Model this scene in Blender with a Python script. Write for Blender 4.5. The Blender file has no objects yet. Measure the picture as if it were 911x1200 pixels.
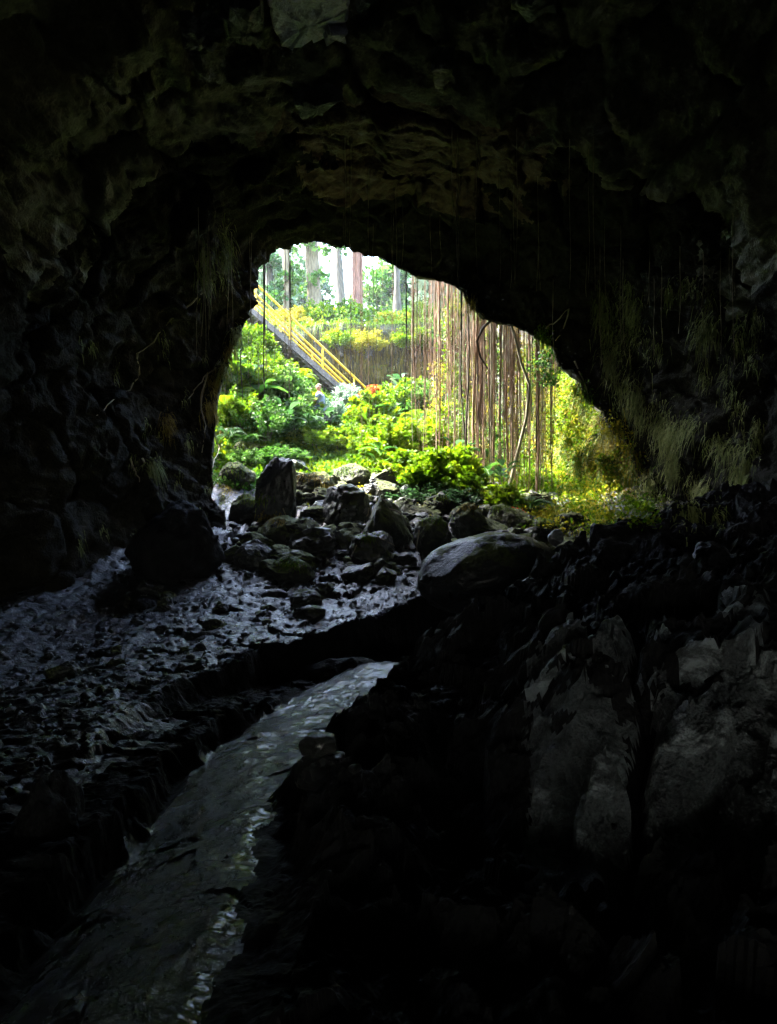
import bpy, math, random
import numpy as np
from mathutils import Vector, Matrix
from mathutils.bvhtree import BVHTree

R = math.radians
C = bpy.context.scene.collection
SC = bpy.context.scene
rng = np.random.default_rng(7)
random.seed(7)

# ------------------------------------------------------------------ camera, sky, sun, exposure
FPX = 867.0                                  # focal length in pixels of the 911 x 1200 photograph
cam_d = bpy.data.cameras.new('camera'); cam = bpy.data.objects.new('camera', cam_d); C.objects.link(cam)
cam.location = (0, 0, 0); cam.rotation_euler = (R(90), 0, 0)
cam_d.sensor_fit = 'VERTICAL'; cam_d.sensor_height = 36; cam_d.lens = 36 * FPX / 1200
cam_d.clip_start = 0.05; cam_d.clip_end = 3000
SC.camera = cam
SUN = Vector((-0.50, 0.17, 0.84)).normalized()
w = bpy.data.worlds.new('World'); SC.world = w; w.use_nodes = True
nt = w.node_tree; nt.nodes.clear()
sky = nt.nodes.new('ShaderNodeTexSky'); sky.sky_type = 'NISHITA'; sky.sun_disc = False
sky.sun_elevation = math.asin(SUN.z); sky.sun_rotation = math.atan2(SUN.x, SUN.y)
sky.air_density = 1.0; sky.dust_density = 2.5; sky.ozone_density = .9
bg = nt.nodes.new('ShaderNodeBackground'); bg.inputs[1].default_value = 0.15
wo = nt.nodes.new('ShaderNodeOutputWorld')
nt.links.new(sky.outputs[0], bg.inputs[0]); nt.links.new(bg.outputs[0], wo.inputs[0])
sun_d = bpy.data.lights.new('sun', 'SUN'); sun_d.energy = 2.0; sun_d.angle = R(0.5); sun_d.color = (1, .95, .86)
sun = bpy.data.objects.new('sun', sun_d); C.objects.link(sun)
sun.rotation_euler = SUN.to_track_quat('Z', 'Y').to_euler()
SC.view_settings.view_transform = 'Standard'; SC.view_settings.look = 'None'
SC.view_settings.exposure = 4.85; SC.view_settings.gamma = 1.0
cy = SC.cycles
cy.use_denoising = True; cy.max_bounces = 8; cy.diffuse_bounces = 5; cy.glossy_bounces = 4
cy.transmission_bounces = 4; cy.transparent_max_bounces = 4; cy.sample_clamp_indirect = 6.0
cy.caustics_reflective = True; cy.blur_glossy = 0.3

def at(px, py, Y):
    return Vector(((px - 455.5) / FPX * Y, Y, (600 - py) / FPX * Y))

# ------------------------------------------------------------------ numpy noise
_perm = np.random.default_rng(11).permutation(256).astype(np.int64); _perm = np.concatenate([_perm] * 3)
_g = np.random.default_rng(12).normal(size=(256, 3)); _g /= np.linalg.norm(_g, axis=1)[:, None]
_r = np.random.default_rng(13).random((256, 4))
def _hash(i):
    return _perm[(_perm[(_perm[i[:, 0] & 255] + i[:, 1]) & 255] + i[:, 2]) & 255]
def pn(p):
    i = np.floor(p).astype(np.int64); f = p - i; u = f * f * f * (f * (f * 6 - 15) + 10)
    out = 0
    for dx in (0, 1):
        for dy in (0, 1):
            for dz in (0, 1):
                h = _hash(i + np.array([dx, dy, dz])); d = f - np.array([dx, dy, dz])
                wgt = (u[:, 0] if dx else 1 - u[:, 0]) * (u[:, 1] if dy else 1 - u[:, 1]) * (u[:, 2] if dz else 1 - u[:, 2])
                out = out + wgt * (_g[h] * d).sum(1)
    return out * 1.5
def fbm(p, o=4, lac=2.07, gain=.5):
    a, s, out = 1.0, 0.0, 0
    for k in range(o):
        out = out + a * pn(p + 17.3 * k); s += a; a *= gain; p = p * lac
    return out / s
def ridged(p, o=4):
    a, out = 1.0, 0
    for k in range(o):
        out = out + a * (1 - 2 * np.abs(pn(p + 31.7 * k))); a *= .5; p = p * 2.1
    return out / 1.9
def worley(p):
    i = np.floor(p).astype(np.int64); n = len(p)
    f1 = np.full(n, 9.); f2 = np.full(n, 9.); cid = np.zeros(n); pl = np.zeros(n)
    for dx in (-1, 0, 1):
        for dy in (-1, 0, 1):
            for dz in (-1, 0, 1):
                c = i + np.array([dx, dy, dz]); h = _hash(c); q = c + _r[h][:, :3]
                dv = p - q; d = np.sqrt((dv ** 2).sum(1)); m = d < f1
                f2 = np.where(m, f1, np.minimum(f2, d))
                cid = np.where(m, _r[h][:, 3], cid); pl = np.where(m, (dv * _g[(h * 7 + 3) & 255]).sum(1), pl); f1 = np.where(m, d, f1)
    return f1, f2, cid, pl
def sst(a, b, x):
    t = np.clip((x - a) / (b - a), 0, 1); return t * t * (3 - 2 * t)

# ------------------------------------------------------------------ mesh and naming helpers
def mesh(name, V, F, mat=None, smooth=True, attr=None):
    V = np.asarray(V, dtype=np.float32).reshape(-1, 3); F = np.asarray(F, dtype=np.int32)
    k = F.shape[1]; me = bpy.data.meshes.new(name)
    me.vertices.add(len(V)); me.vertices.foreach_set('co', V.ravel())
    me.loops.add(F.size); me.loops.foreach_set('vertex_index', F.ravel())
    me.polygons.add(len(F)); me.polygons.foreach_set('loop_start', np.arange(len(F), dtype=np.int32) * k)
    me.update(calc_edges=True)
    me.polygons.foreach_set('use_smooth', np.full(len(F), bool(smooth)))
    if attr is not None:
        a = me.attributes.new('var', 'FLOAT', 'POINT'); a.data.foreach_set('value', np.asarray(attr, dtype=np.float32))
    if mat: me.materials.append(mat)
    return me
def obj(name, me, parent=None, loc=None):
    o = bpy.data.objects.new(name, me); C.objects.link(o)
    if parent: o.parent = parent
    if loc is not None: o.location = loc
    return o
def tag(o, label=None, cat=None, group=None, kind=None):
    if label: o['label'] = label
    if cat: o['category'] = cat
    if group: o['group'] = group
    if kind: o['kind'] = kind
    return o
def empty(name, loc, rz=0):
    o = bpy.data.objects.new(name, None); C.objects.link(o); o.location = loc; o.rotation_euler = (0, 0, rz); return o
def copy_tree(o, parent=None):
    c = o.copy(); C.objects.link(c)
    if parent: c.parent = parent
    for ch in list(o.children): copy_tree(ch, c)
    return c
def join(parts):
    """parts: (V, F) with equal face size -> one V, F"""
    Vs, Fs, n = [], [], 0
    for V, F in parts:
        V = np.asarray(V, float).reshape(-1, 3); Vs.append(V); Fs.append(np.asarray(F) + n); n += len(V)
    return np.concatenate(Vs), np.concatenate(Fs)
def tube(pts, rad, sides=6):
    pts = np.asarray(pts, float); n = len(pts); rad = np.broadcast_to(np.asarray(rad, float), (n,))
    t = np.gradient(pts, axis=0); t /= np.linalg.norm(t, axis=1)[:, None] + 1e-9
    ref = np.array([0, 0, 1.]) if abs(t[:, 2]).mean() < .8 else np.array([0, 1., 0])
    u = np.cross(t, ref); u /= np.linalg.norm(u, axis=1)[:, None] + 1e-9; v = np.cross(t, u)
    a = np.arange(sides) / sides * 2 * math.pi
    V = pts[:, None] + rad[:, None, None] * (np.cos(a)[None, :, None] * u[:, None] + np.sin(a)[None, :, None] * v[:, None])
    V = V.reshape(-1, 3); F = []
    for i in range(n - 1):
        for j in range(sides):
            a0 = i * sides + j; a1 = i * sides + (j + 1) % sides; F.append((a0, a1, a1 + sides, a0 + sides))
    V = np.concatenate([V, [pts[0], pts[-1]]]); n0 = n * sides
    for j in range(sides):
        F.append((n0, (j + 1) % sides, j, n0)); b = (n - 1) * sides; F.append((n0 + 1, b + j, b + (j + 1) % sides, n0 + 1))
    F = np.array(F)
    return V, F[: (n - 1) * sides]
def box(cx, cy, cz, sx, sy, sz):
    v = np.array([[x, y, z] for x in (-.5, .5) for y in (-.5, .5) for z in (-.5, .5)]) * [sx, sy, sz] + [cx, cy, cz]
    f = np.array([[0, 1, 3, 2], [4, 6, 7, 5], [0, 4, 5, 1], [2, 3, 7, 6], [0, 2, 6, 4], [1, 5, 7, 3]])
    return v, f

# ------------------------------------------------------------------ materials
class MT:
    def __init__(s, name):
        s.m = bpy.data.materials.new(name); s.m.use_nodes = True; s.n = s.m.node_tree.nodes; s.l = s.m.node_tree.links
        s.b = s.n['Principled BSDF']; s.out = s.n['Material Output']
        g = s.n.new('ShaderNodeNewGeometry'); s.pos = g.outputs['Position']; s.nor = g.outputs['Normal']
    def lk(s, a, b): s.l.new(a, b)
    def noise(s, scale, detail=5, rough=.55, vec=None, dist=0, stretch=None):
        n = s.n.new('ShaderNodeTexNoise'); n.inputs['Scale'].default_value = scale
        n.inputs['Detail'].default_value = detail; n.inputs['Roughness'].default_value = rough
        n.inputs['Distortion'].default_value = dist
        v = vec or s.pos
        if stretch:
            mp = s.n.new('ShaderNodeMapping'); mp.inputs['Scale'].default_value = stretch; s.lk(v, mp.inputs['Vector']); v = mp.outputs[0]
        s.lk(v, n.inputs['Vector']); return n.outputs['Fac']
    def vor(s, scale, feat='F1', vec=None):
        n = s.n.new('ShaderNodeTexVoronoi'); n.feature = feat; n.inputs['Scale'].default_value = scale
        s.lk(vec or s.pos, n.inputs['Vector']); return n.outputs['Distance']
    def ramp(s, fac, stops):
        r = s.n.new('ShaderNodeValToRGB'); el = r.color_ramp.elements
        while len(el) < len(stops): el.new(0.5)
        for e, (p, c) in zip(el, stops):
            e.position = p; e.color = (c, c, c, 1) if isinstance(c, (int, float)) else (*c, 1)
        s.lk(fac, r.inputs[0]); return r.outputs[0]
    def mix(s, fac, a, b):
        n = s.n.new('ShaderNodeMix'); n.data_type = 'RGBA'
        for sock, v in ((n.inputs['Factor'], fac), (n.inputs['A'], a), (n.inputs['B'], b)):
            pass
        ins = [i for i in n.inputs if i.type == 'RGBA']; f = n.inputs[0]
        if isinstance(fac, (int, float)): f.default_value = fac
        else: s.lk(fac, f)
        for sock, v in ((ins[0], a), (ins[1], b)):
            if isinstance(v, tuple): sock.default_value = (*v, 1)
            else: s.lk(v, sock)
        return [o for o in n.outputs if o.type == 'RGBA'][0]
    def math(s, op, a, b=0.0):
        n = s.n.new('ShaderNodeMath'); n.operation = op
        for sock, v in ((n.inputs[0], a), (n.inputs[1], b)):
            if isinstance(v, (int, float)): sock.default_value = v
            else: s.lk(v, sock)
        return n.outputs[0]
    def attr(s, name='var'):
        n = s.n.new('ShaderNodeAttribute'); n.attribute_name = name; return n.outputs['Fac']
    def rand(s):
        return s.n.new('ShaderNodeObjectInfo').outputs['Random']
    def bump(s, h, strength, dist):
        n = s.n.new('ShaderNodeBump'); n.inputs['Strength'].default_value = strength; n.inputs['Distance'].default_value = dist
        s.lk(h, n.inputs['Height'])
        prev = s.b.inputs['Normal']
        if prev.is_linked: s.lk(prev.links[0].from_socket, n.inputs['Normal'])
        s.lk(n.outputs[0], prev)
    def color(s, c):
        if isinstance(c, tuple): s.b.inputs['Base Color'].default_value = (*c, 1)
        else: s.lk(c, s.b.inputs['Base Color'])
    def rough(s, r):
        if isinstance(r, (int, float)): s.b.inputs['Roughness'].default_value = r
        else: s.lk(r, s.b.inputs['Roughness'])

def rock_mat(name, c0, c1, c2=None, rough=(.25, .6), moss=0.0, fine=1.0, patch=None, patch_lo=.6, bumpk=1.0, spec=.6, coat=0.0, pscale=.55):
    M = MT(name)
    n1 = M.noise(1.1 * fine, 8, .62); n2 = M.noise(9 * fine, 6, .65)
    c = M.mix(M.ramp(n1, [(.35, 0.), (.65, 1.)]), c0, c1)
    c = M.mix(M.ramp(n2, [(.42, 0.), (.7, .7)]), c, c2 or tuple(x * .45 for x in c0))
    if patch:
        pm = M.noise(pscale, 9, .72, dist=.6)
        c = M.mix(M.ramp(pm, [(patch_lo, 0.), (patch_lo + .07, 1.)]), c, patch)
    if moss:
        sep = M.n.new('ShaderNodeSeparateXYZ'); M.lk(M.nor, sep.inputs[0])
        mm = M.math('MULTIPLY', M.ramp(sep.outputs[2], [(.1, 0.), (.75, 1.)]), M.ramp(M.noise(2.3, 6, .7), [(.62 - moss * .3, 0.), (.7 - moss * .3, 1.)]))
        mc = M.mix(M.noise(14, 3), (.05, .065, .012), (.10, .125, .03))
        c = M.mix(mm, c, mc)
        rr = M.ramp(M.noise(3.5, 5, .6), [(.3, rough[0]), (.7, rough[1])])
        M.rough(M.math('MAXIMUM', rr, M.math('MULTIPLY', mm, .9)))
    else:
        M.rough(M.ramp(M.noise(3.5, 5, .6), [(.3, rough[0]), (.7, rough[1])]))
    M.color(c)
    M.b.inputs['Specular IOR Level'].default_value = spec
    M.b.inputs['Coat Weight'].default_value = coat; M.b.inputs['Coat Roughness'].default_value = .12
    M.bump(M.noise(5 * fine, 10, .7), .8 * bumpk, .09)
    M.bump(M.vor(26 * fine), .5 * bumpk, .02)
    M.bump(M.noise(60 * fine, 4, .6), .35 * bumpk, .006)
    return M.m

def leaf_mat(name, stops, trans=.45, rough=.45, objvar=.25):
    M = MT(name)
    v = M.math('ADD', M.math('MULTIPLY', M.attr(), 1 - objvar), M.math('MULTIPLY', M.rand(), objvar))
    c = M.ramp(v, stops); M.color(c); M.rough(rough)
    M.b.inputs['Specular IOR Level'].default_value = .35
    tr = M.n.new('ShaderNodeBsdfTranslucent'); M.lk(c, tr.inputs[0])
    br = M.n.new('ShaderNodeMixShader'); br.inputs[0].default_value = trans
    M.lk(M.b.outputs[0], br.inputs[1]); M.lk(tr.outputs[0], br.inputs[2]); M.lk(br.outputs[0], M.out.inputs[0])
    return M.m

def bark_mat(name, c0, c1, scale=6):
    M = MT(name)
    n = M.noise(scale, 7, .65, stretch=(2.5, 2.5, .45)); M.color(M.mix(M.ramp(n, [(.35, 0.), (.68, 1.)]), c0, c1)); M.rough(.8)
    M.bump(n, .9, .05); return M.m

def paint_mat(name, c, rough=.4):
    M = MT(name); n = M.noise(4, 6, .6)
    M.color(M.mix(M.ramp(n, [(.55, 0.), (.85, .5)]), c, tuple(x * .5 for x in c))); M.rough(rough)
    M.bump(M.noise(40, 3), .2, .003); return M.m

MAT = dict(
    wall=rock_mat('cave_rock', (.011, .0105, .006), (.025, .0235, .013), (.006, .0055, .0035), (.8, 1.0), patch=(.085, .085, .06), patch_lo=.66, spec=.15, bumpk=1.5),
    roof=rock_mat('brightened_roof_rock', (.062, .062, .028), (.13, .13, .07), (.030, .030, .014), (.45, .75), patch=(.30, .31, .33), patch_lo=.60, spec=.5, bumpk=1.5),  # colour raised so the near roof looks better lit than the walls
    rust=rock_mat('rust_stained_roof', (.075, .040, .020), (.135, .075, .038), (.03, .02, .01), (.5, .8), spec=.4, bumpk=1.5),
    ceil_slab=rock_mat('pale_crust_sky_tint', (.50, .50, .95), (.70, .70, .99), (.22, .22, .42), (.4, .7), fine=2.5, spec=.7, coat=.15, bumpk=.9),  # blue and brightness of sky light mixed into the pale crust colour
    floor=rock_mat('wet_basalt', (.010, .012, .015), (.024, .026, .030), (.006, .007, .008), (.12, .6), fine=1.6, bumpk=.9, spec=.8, coat=.15),
    boulder=rock_mat('boulder_basalt', (.008, .009, .009), (.019, .020, .021), (.005, .005, .005), (.25, .55), moss=.45, bumpk=.9, spec=.5, coat=.1),
    mossy=rock_mat('mossy_basalt', (.009, .010, .009), (.022, .023, .019), (.006, .006, .006), (.3, .6), moss=.95, bumpk=.9, spec=.4),
    dark=rock_mat('shade_dark_basalt', (.007, .007, .008), (.016, .016, .016), (.003, .003, .004), (.45, .95), spec=.14),  # darker, duller basalt with shade put into its colour
    crust=rock_mat('crusted_basalt', (.055, .062, .067), (.15, .17, .18), (.022, .025, .026), (.35, .7), patch=(.32, .36, .38), patch_lo=.52, pscale=2.6, fine=2.6, bumpk=1.3, spec=.4),
    lobe=rock_mat('smooth_lava', (.006, .0075, .006), (.016, .019, .015), (.003, .0035, .003), (.12, .34), fine=2.6, bumpk=.75, spec=.9, coat=.3),
    pit=rock_mat('pit_wall_rock', (.03, .03, .018), (.075, .065, .035), (.015, .014, .010), (.6, .9), moss=.5, patch=(.05, .06, .018), patch_lo=.55),
    soil=rock_mat('leaf_litter_ground', (.03, .032, .014), (.07, .075, .02), (.02, .018, .01), (.7, .95), moss=.9),
    pale_stone=rock_mat('pale_wet_stone', (.25, .26, .28), (.4, .42, .45), None, (.15, .35)),
    wet_grit=rock_mat('wet_grit', (.05, .055, .05), (.12, .13, .12), None, (.05, .15), bumpk=.05, spec=1.0),
    yellow=paint_mat('yellow_paint', (.66, .40, .012)),
    concrete=rock_mat('stair_concrete', (.09, .07, .05), (.17, .135, .10), (.05, .038, .028), (.7, .9), fine=3, bumpk=.6),
    bark_grey=bark_mat('grey_bark', (.06, .045, .022), (.19, .15, .085)),
    bark_dark=bark_mat('dark_bark', (.04, .033, .025), (.12, .10, .075)),
    bark_red=bark_mat('red_bark', (.08, .035, .02), (.24, .11, .07), 9),
    root=bark_mat('root_skin', (.17, .09, .05), (.40, .27, .18), 8),
    root_dark=bark_mat('dark_root_skin', (.035, .025, .018), (.09, .065, .045), 8),
    root_pale=bark_mat('pale_root_skin', (.20, .17, .11), (.38, .33, .24), 8),
    lime=leaf_mat('lime_leaf', [(0, (.018, .07, .002)), (.5, (.10, .20, .004)), (1, (.26, .32, .006))], trans=.5),
    green=leaf_mat('green_leaf', [(0, (.012, .05, .006)), (.5, (.05, .14, .014)), (1, (.17, .28, .06))], trans=.5),
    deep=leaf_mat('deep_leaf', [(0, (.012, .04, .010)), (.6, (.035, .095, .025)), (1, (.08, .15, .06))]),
    yellowleaf=leaf_mat('yellow_leaf', [(0, (.10, .16, .01)), (.5, (.30, .30, .015)), (1, (.42, .30, .02))]),
    orange=leaf_mat('orange_leaf', [(0, (.30, .20, .02)), (.5, (.48, .15, .02)), (1, (.45, .06, .03))]),
    mosslf=leaf_mat('moss_strand', [(0, (.10, .06, .015)), (.5, (.24, .19, .03)), (1, (.36, .30, .05))], trans=.3, rough=.8),
    molds=leaf_mat('pale_moss_strand', [(0, (.09, .11, .03)), (.5, (.20, .24, .07)), (1, (.36, .38, .15))], trans=.15, rough=.85),
    palegreen=leaf_mat('pale_leaf', [(0, (.10, .20, .10)), (.6, (.22, .33, .20)), (1, (.42, .48, .38))]),
    skin=paint_mat('skin', (.36, .19, .13), .5), shirt=paint_mat('shirt_cloth', (.20, .26, .36), .9), shorts=paint_mat('shorts_cloth', (.10, .14, .24), .9),
    hair=paint_mat('grey_hair', (.35, .30, .26), .9),
)

# ------------------------------------------------------------------ cave shell
CONT = [(285, 760, 15.2), (280, 700, 15.4), (268, 655, 15.8), (268, 615, 16.4), (252, 578, 17.0), (249, 530, 17.4), (258, 470, 17.8), (266, 428, 18.0),
        (278, 402, 18.1), (290, 374, 18.2), (299, 348, 18.2), (302, 322, 18.2), (308, 300, 18.3), (322, 292, 18.3), (348, 286, 18.3),
        (382, 285, 18.3), (412, 293, 18.3), (440, 300, 18.3), (465, 313, 18.3), (490, 327, 18.3), (520, 330, 18.3), (542, 343, 18.2),
        (550, 362, 18.1), (566, 374, 18.1), (584, 379, 18.0), (600, 381, 18.0), (616, 389, 18.0), (632, 400, 18.0), (646, 406, 17.9), (655, 430, 18.0), (676, 446, 17.8), (686, 470, 17.8),
        (706, 482, 17.6), (716, 508, 17.6), (734, 520, 17.5), (742, 552, 17.4), (752, 568, 17.2), (756, 602, 17.0), (760, 645, 16.6), (770, 720, 16.2)]
NS = 520
cp = np.array([at(*c) for c in CONT]); cl = np.concatenate([[0], np.cumsum(np.linalg.norm(np.diff(cp, axis=0), axis=1))]); cl /= cl[-1]
s = np.linspace(0, 1, NS)
cont = np.stack([np.interp(s, cl, cp[:, k]) for k in range(3)], 1)
phi = math.pi * (1 - s)
def section(Y):
    a = 6.4 + .25 * math.sin(Y * .6); b = 9.5 + .2 * math.sin(Y * .9 + 1)
    e = .72
    x = .25 + a * np.sign(np.cos(phi)) * np.abs(np.cos(phi)) ** e
    z = -3.0 + b * np.abs(np.sin(phi)) ** e
    return np.stack([x, np.full(NS, Y), z], 1)
rings = []
for Y in np.linspace(-7, 11, 150): rings.append(section(Y))
base = section(11.0)
NB = 150
for t in np.linspace(0, 1, NB + 1)[1:]:
    # Hermite-like blend: leaves the tube along Y, arrives at the mouth turning inward
    a = base + np.array([0, 1, 0]) * (cont[:, 1] - 11)[:, None] * t
    wgt = (t ** (2.2 - 1.35 * sst(1, 4, -base[:, 0]) * (1 - sst(1.0, 4.0, base[:, 2]))))[:, None]
    p = a * (1 - wgt) + cont * wgt
    rings.append(p)
# lip turns outward and up
lip = [(.22, .35), (.5, 1.1)]
cn = np.gradient(cont, axis=0)[:, [0, 2]]; nrm = np.stack([-cn[:, 1], np.zeros(NS), cn[:, 0]], 1); nrm /= np.linalg.norm(nrm, axis=1)[:, None] + 1e-9
ctr = cont.mean(0); nrm *= np.sign(((cont - ctr) * nrm).sum(1))[:, None]
inner_n = len(rings)
for dy, ex in lip: rings.append(cont + np.array([0, dy, 0]) + nrm * ex)
E = cont + nrm * 1.0; top = np.stack([E[:, 0] - 2.2 * sst(2.5, 4.2, -E[:, 0]), np.full(NS, 18.95), np.full(NS, 9.3)], 1); st = cont + np.array([0, .62, 0]) + nrm * 1.4
for t in (0.15, .3, .45, .6, .75, .9, 1.0): rings.append(st * (1 - t) + top * t)
P = np.array(rings); NR = len(P)
du = np.gradient(P, axis=0); dv = np.gradient(P, axis=1); N = np.cross(dv, du); N /= np.linalg.norm(N, axis=2)[..., None] + 1e-9
pv = P.reshape(-1, 3); Nv = N.reshape(-1, 3)
inward = np.sign(((np.array([.3, 0, 1.5]) - pv) * np.array([1, 0, 1]) * Nv).sum(1)); Nv = Nv * np.where(inward == 0, 1, inward)[:, None]
wp = pv + .5 * np.stack([fbm(pv * .5 + 5, 3), fbm(pv * .5 + 50, 3), fbm(pv * .5 + 90, 3)], 1)
f1, f2, cid, pl = worley(wp * np.array([.62, .5, .8])); g1, g2, gid, gl = worley(wp * 1.9 + 7)
disp = .80 * fbm(pv * .3, 3) + .22 * (cid - .5) + .22 * pl + .10 * (gid - .5) + .10 * gl * sst(-.1, .3, fbm(pv * .4 + 30, 2)) + .26 * ridged(pv * np.array([.8, .9, 1.7]) + .4 * fbm(pv * .7, 2)[:, None], 6) + .06 * fbm(pv * 5, 4)
disp -= .10 * np.exp(-((f2 - f1) / .05) ** 2)
ridx = np.repeat(np.arange(NR), NS)
dm = np.abs(ridx - (inner_n - 1)); amp = .13 + .87 * sst(0, 55, np.where(ridx < inner_n, dm, 8 * dm))
disp = (disp - .5 * (1 - sst(60, 150, dm)) * (ridx < inner_n)) * amp + (1 - amp) * .35 * np.abs(fbm(pv * 1.7, 4)) * -1.0 + .05 * (1 - amp)
disp = disp + (1 - amp) * (.22 * gl + .16 * (gid - .5) + .12 * ridged(pv * 3.1, 4) + .06 * fbm(pv * 9, 2)) * sst(.5, 6, np.where(ridx < inner_n, dm * .5 + 2, 9 * dm))
SH = pv + Nv * (disp)[:, None]
ii = np.arange(NR - 1)[:, None] * NS + np.arange(NS - 1)[None, :]
SF = np.stack([ii, ii + 1, ii + NS + 1, ii + NS], -1).reshape(-1, 4)
nin = (inner_n - 1) * (NS - 1)
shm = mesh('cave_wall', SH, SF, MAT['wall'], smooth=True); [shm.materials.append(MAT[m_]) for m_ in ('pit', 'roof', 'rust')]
smi = np.zeros(len(SF), dtype=np.int32); sc_ = SH[SF].mean(1); sj = fbm(sc_ * .7 + 60, 4); smi[(sc_[:, 1] + 3.5 * sj < 12.0) & (sc_[:, 2] > 3.2)] = 2; rj = fbm(sc_ * np.array([1.5, .7, 1]) + 80, 4)  # near roof takes the brightened rock in place of light
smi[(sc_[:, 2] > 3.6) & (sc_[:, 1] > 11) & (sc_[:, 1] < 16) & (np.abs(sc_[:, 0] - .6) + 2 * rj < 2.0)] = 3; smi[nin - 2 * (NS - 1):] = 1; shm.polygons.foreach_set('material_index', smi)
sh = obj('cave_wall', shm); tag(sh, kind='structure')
# unseen cap added behind the camera to keep the continuing tube dark
bc = SH[:NS]; bcc = bc.mean(0) + np.array([0, -1.5, 0]); VB = np.concatenate([bc, [bcc]])
FB = np.array([(i, i + 1, NS, NS) for i in range(NS - 1)])[:, :3]
tag(obj('unseen_tube_cap', mesh('unseen_tube_cap', VB, FB, MAT['wall'])), kind='structure')

# ------------------------------------------------------------------ ground heightfield (cave floor, ledges, lava channel, rubble slope, pit floor)
def xA(y): return np.interp(y, [3, 7, 7.8, 8.7, 9.8, 11, 12.5, 13.5, 15], [-2.6, -2.55, -2.5, -2.16, -1.76, -.58, .62, 1.6, 2.4])
def xB(y): return np.interp(y, [2, 3, 4, 5.0, 6.2, 7.5, 9.3, 10.2, 11.5, 13, 15], [-1.9, -1.9, -1.95, -2.0, -1.95, -1.78, -1.3, -.55, .3, 1.5, 2.6])
def zT(y): return np.interp(y, [0, 4, 7, 9, 11, 12.5, 14, 16, 18, 20, 24, 27, 30, 33, 40], [-2.1, -2.05, -2.0, -1.9, -1.7, -1.42, -1.05, -.45, .2, .75, 1.8, 3.1, 4.3, 5.0, 5.5])
def ground(x, y):
    n3 = np.stack([x, y, np.zeros_like(x)], 1)
    wob = .22 * fbm(n3 * .9, 3) + .08 * fbm(n3 * 3.5 + 9, 3)
    f1_, f2_, id1, pl1 = worley(n3 * 1.7 + 3 + .3 * fbm(n3, 2)[:, None]); _, _, id2, pl2 = worley(n3 * 6.5 + 8 + .2 * fbm(n3 * 3, 2)[:, None])
    lobe = np.interp(y, [0, 2, 3, 5, 7.5, 9, 10, 10.8, 12, 14], [-2.1, -2.05, -2.0, -2.27, -2.33, -2.25, -2.10, -2.3, -2.2, -1.6])
    mid = (xB(y) + np.interp(y, [2, 5, 8, 10], [-.6, -.7, -.6, .2])) * .5
    bxl = np.minimum(np.interp(y, [0, 2.5, 3.5, 4.8, 5.6, 6.3, 6.9, 7.8, 8.8, 9.6, 12], [-.70, -.56, -.64, -.74, -.68, -.42, -.05, .7, 1.9, 2.9, 4.2]), xB(y) + 1.3)
    u_ = np.clip(bxl - .12 - x, 0, 1.6); lobe = lobe + np.interp(y, [2, 6, 9, 10], [.26, .24, .12, .1]) - (.16 * u_ + .27 * u_ ** 2) * np.interp(y, [4.2, 7], [1, .42]) - .25 * np.clip(x - bxl - .2, 0, 1.5) + .09 * fbm(n3 * np.array([1.2, .7, 1]), 3) + .040 * ridged(n3 * np.array([1.6, .9, 1]) + 4, 5) + .010 * ridged(n3 * 7, 3) + .006 * fbm(n3 * 18, 2) + .02 * pl1
    rope = .008 * np.sin((y * 6 + 2.2 * fbm(n3 * .8, 2) * 4 + np.abs(x) * 3)) * sst(-.1, .3, fbm(n3 * .6 + 3, 2)); lobe = lobe + rope
    rough = .06 * (id1 - .5) + .09 * pl1 + .025 * (id2 - .5) + .05 * pl2 + .10 * ridged(n3 * np.array([1.7, 3.0, 1]), 6) + .02 * fbm(n3 * 17, 3)
    terr = zT(y) + rough * np.interp(y, [5, 10, 14], [.75, .55, .8]) - .10 * sst(.3, 1.2, x + 3) * 0
    terr = terr - .35 * sst(3, 6, -x) * (1 - sst(12.5, 14, y))
    ledge = np.minimum(terr, np.interp(y, [4, 7.5, 9, 10.5, 14], [-2.02, -2.12, -2.25, -2.35, -2.3]) + rough * .6)
    stepA = sst(-.02, .16, x - xA(y) - wob * .7); z = terr * (1 - stepA) + ledge * stepA
    stepB = sst(0, .16, x - xB(y) - wob * .8 - .10 * ridged(n3 * 3.3, 3) - .12 * (id1 - .5) - .0); z = z * (1 - stepB) + (lobe) * stepB
    # breakdown mass rising on the right
    crest = np.interp(y, [0, 2, 3.4, 5, 6.2, 7.6, 8.8, 9.6], [-1.9, -1.75, -1.7, -1.62, -1.48, -1.25, -.95, -.85])
    right = crest + .30 * np.clip(x - .6, 0, 9) * np.interp(y, [2, 5, 9], [.55, .8, .62]) + .16 * (id1 - .5) + .22 * pl1 + .04 * pl2 + .13 * ridged(n3 * 1.7, 5) + .20 * fbm(n3 * .8, 3)
    right = right + .48 * sst(3.1, 4.1, y + .3 * fbm(n3 * 1.3 + 2, 3)) * sst(.35, 1.3, x) * (1 - .75 * sst(5, 8, y)) - .26 * np.exp(-((x - .335 * y - .22 * fbm(n3 * 1.8, 3)) / .07) ** 2) * sst(2.4, 3.2, y) * (1 - sst(5.2, 6.4, y)) + .05 * ridged(n3 * 4.5, 5) + .05 * pl2
    bx = np.interp(y, [0, 2.5, 3.5, 4.8, 5.6, 6.3, 6.9, 7.8, 8.8, 9.6, 12], [-.70, -.56, -.64, -.74, -.68, -.42, -.05, .7, 1.9, 2.9, 4.2])
    m = sst(-.12, .42, x - bx - wob * .7 - .14 * ridged(n3 * 2.3 + 5, 4) - .16 * (id1 - .5))
    z = z * (1 - m) + np.maximum(z, right) * m
    rdg = -.22 + .10 * (x - 4) + .25 * (id1 - .5) + .2 * pl1 + .12 * ridged(n3 * 1.6, 4)
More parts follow.
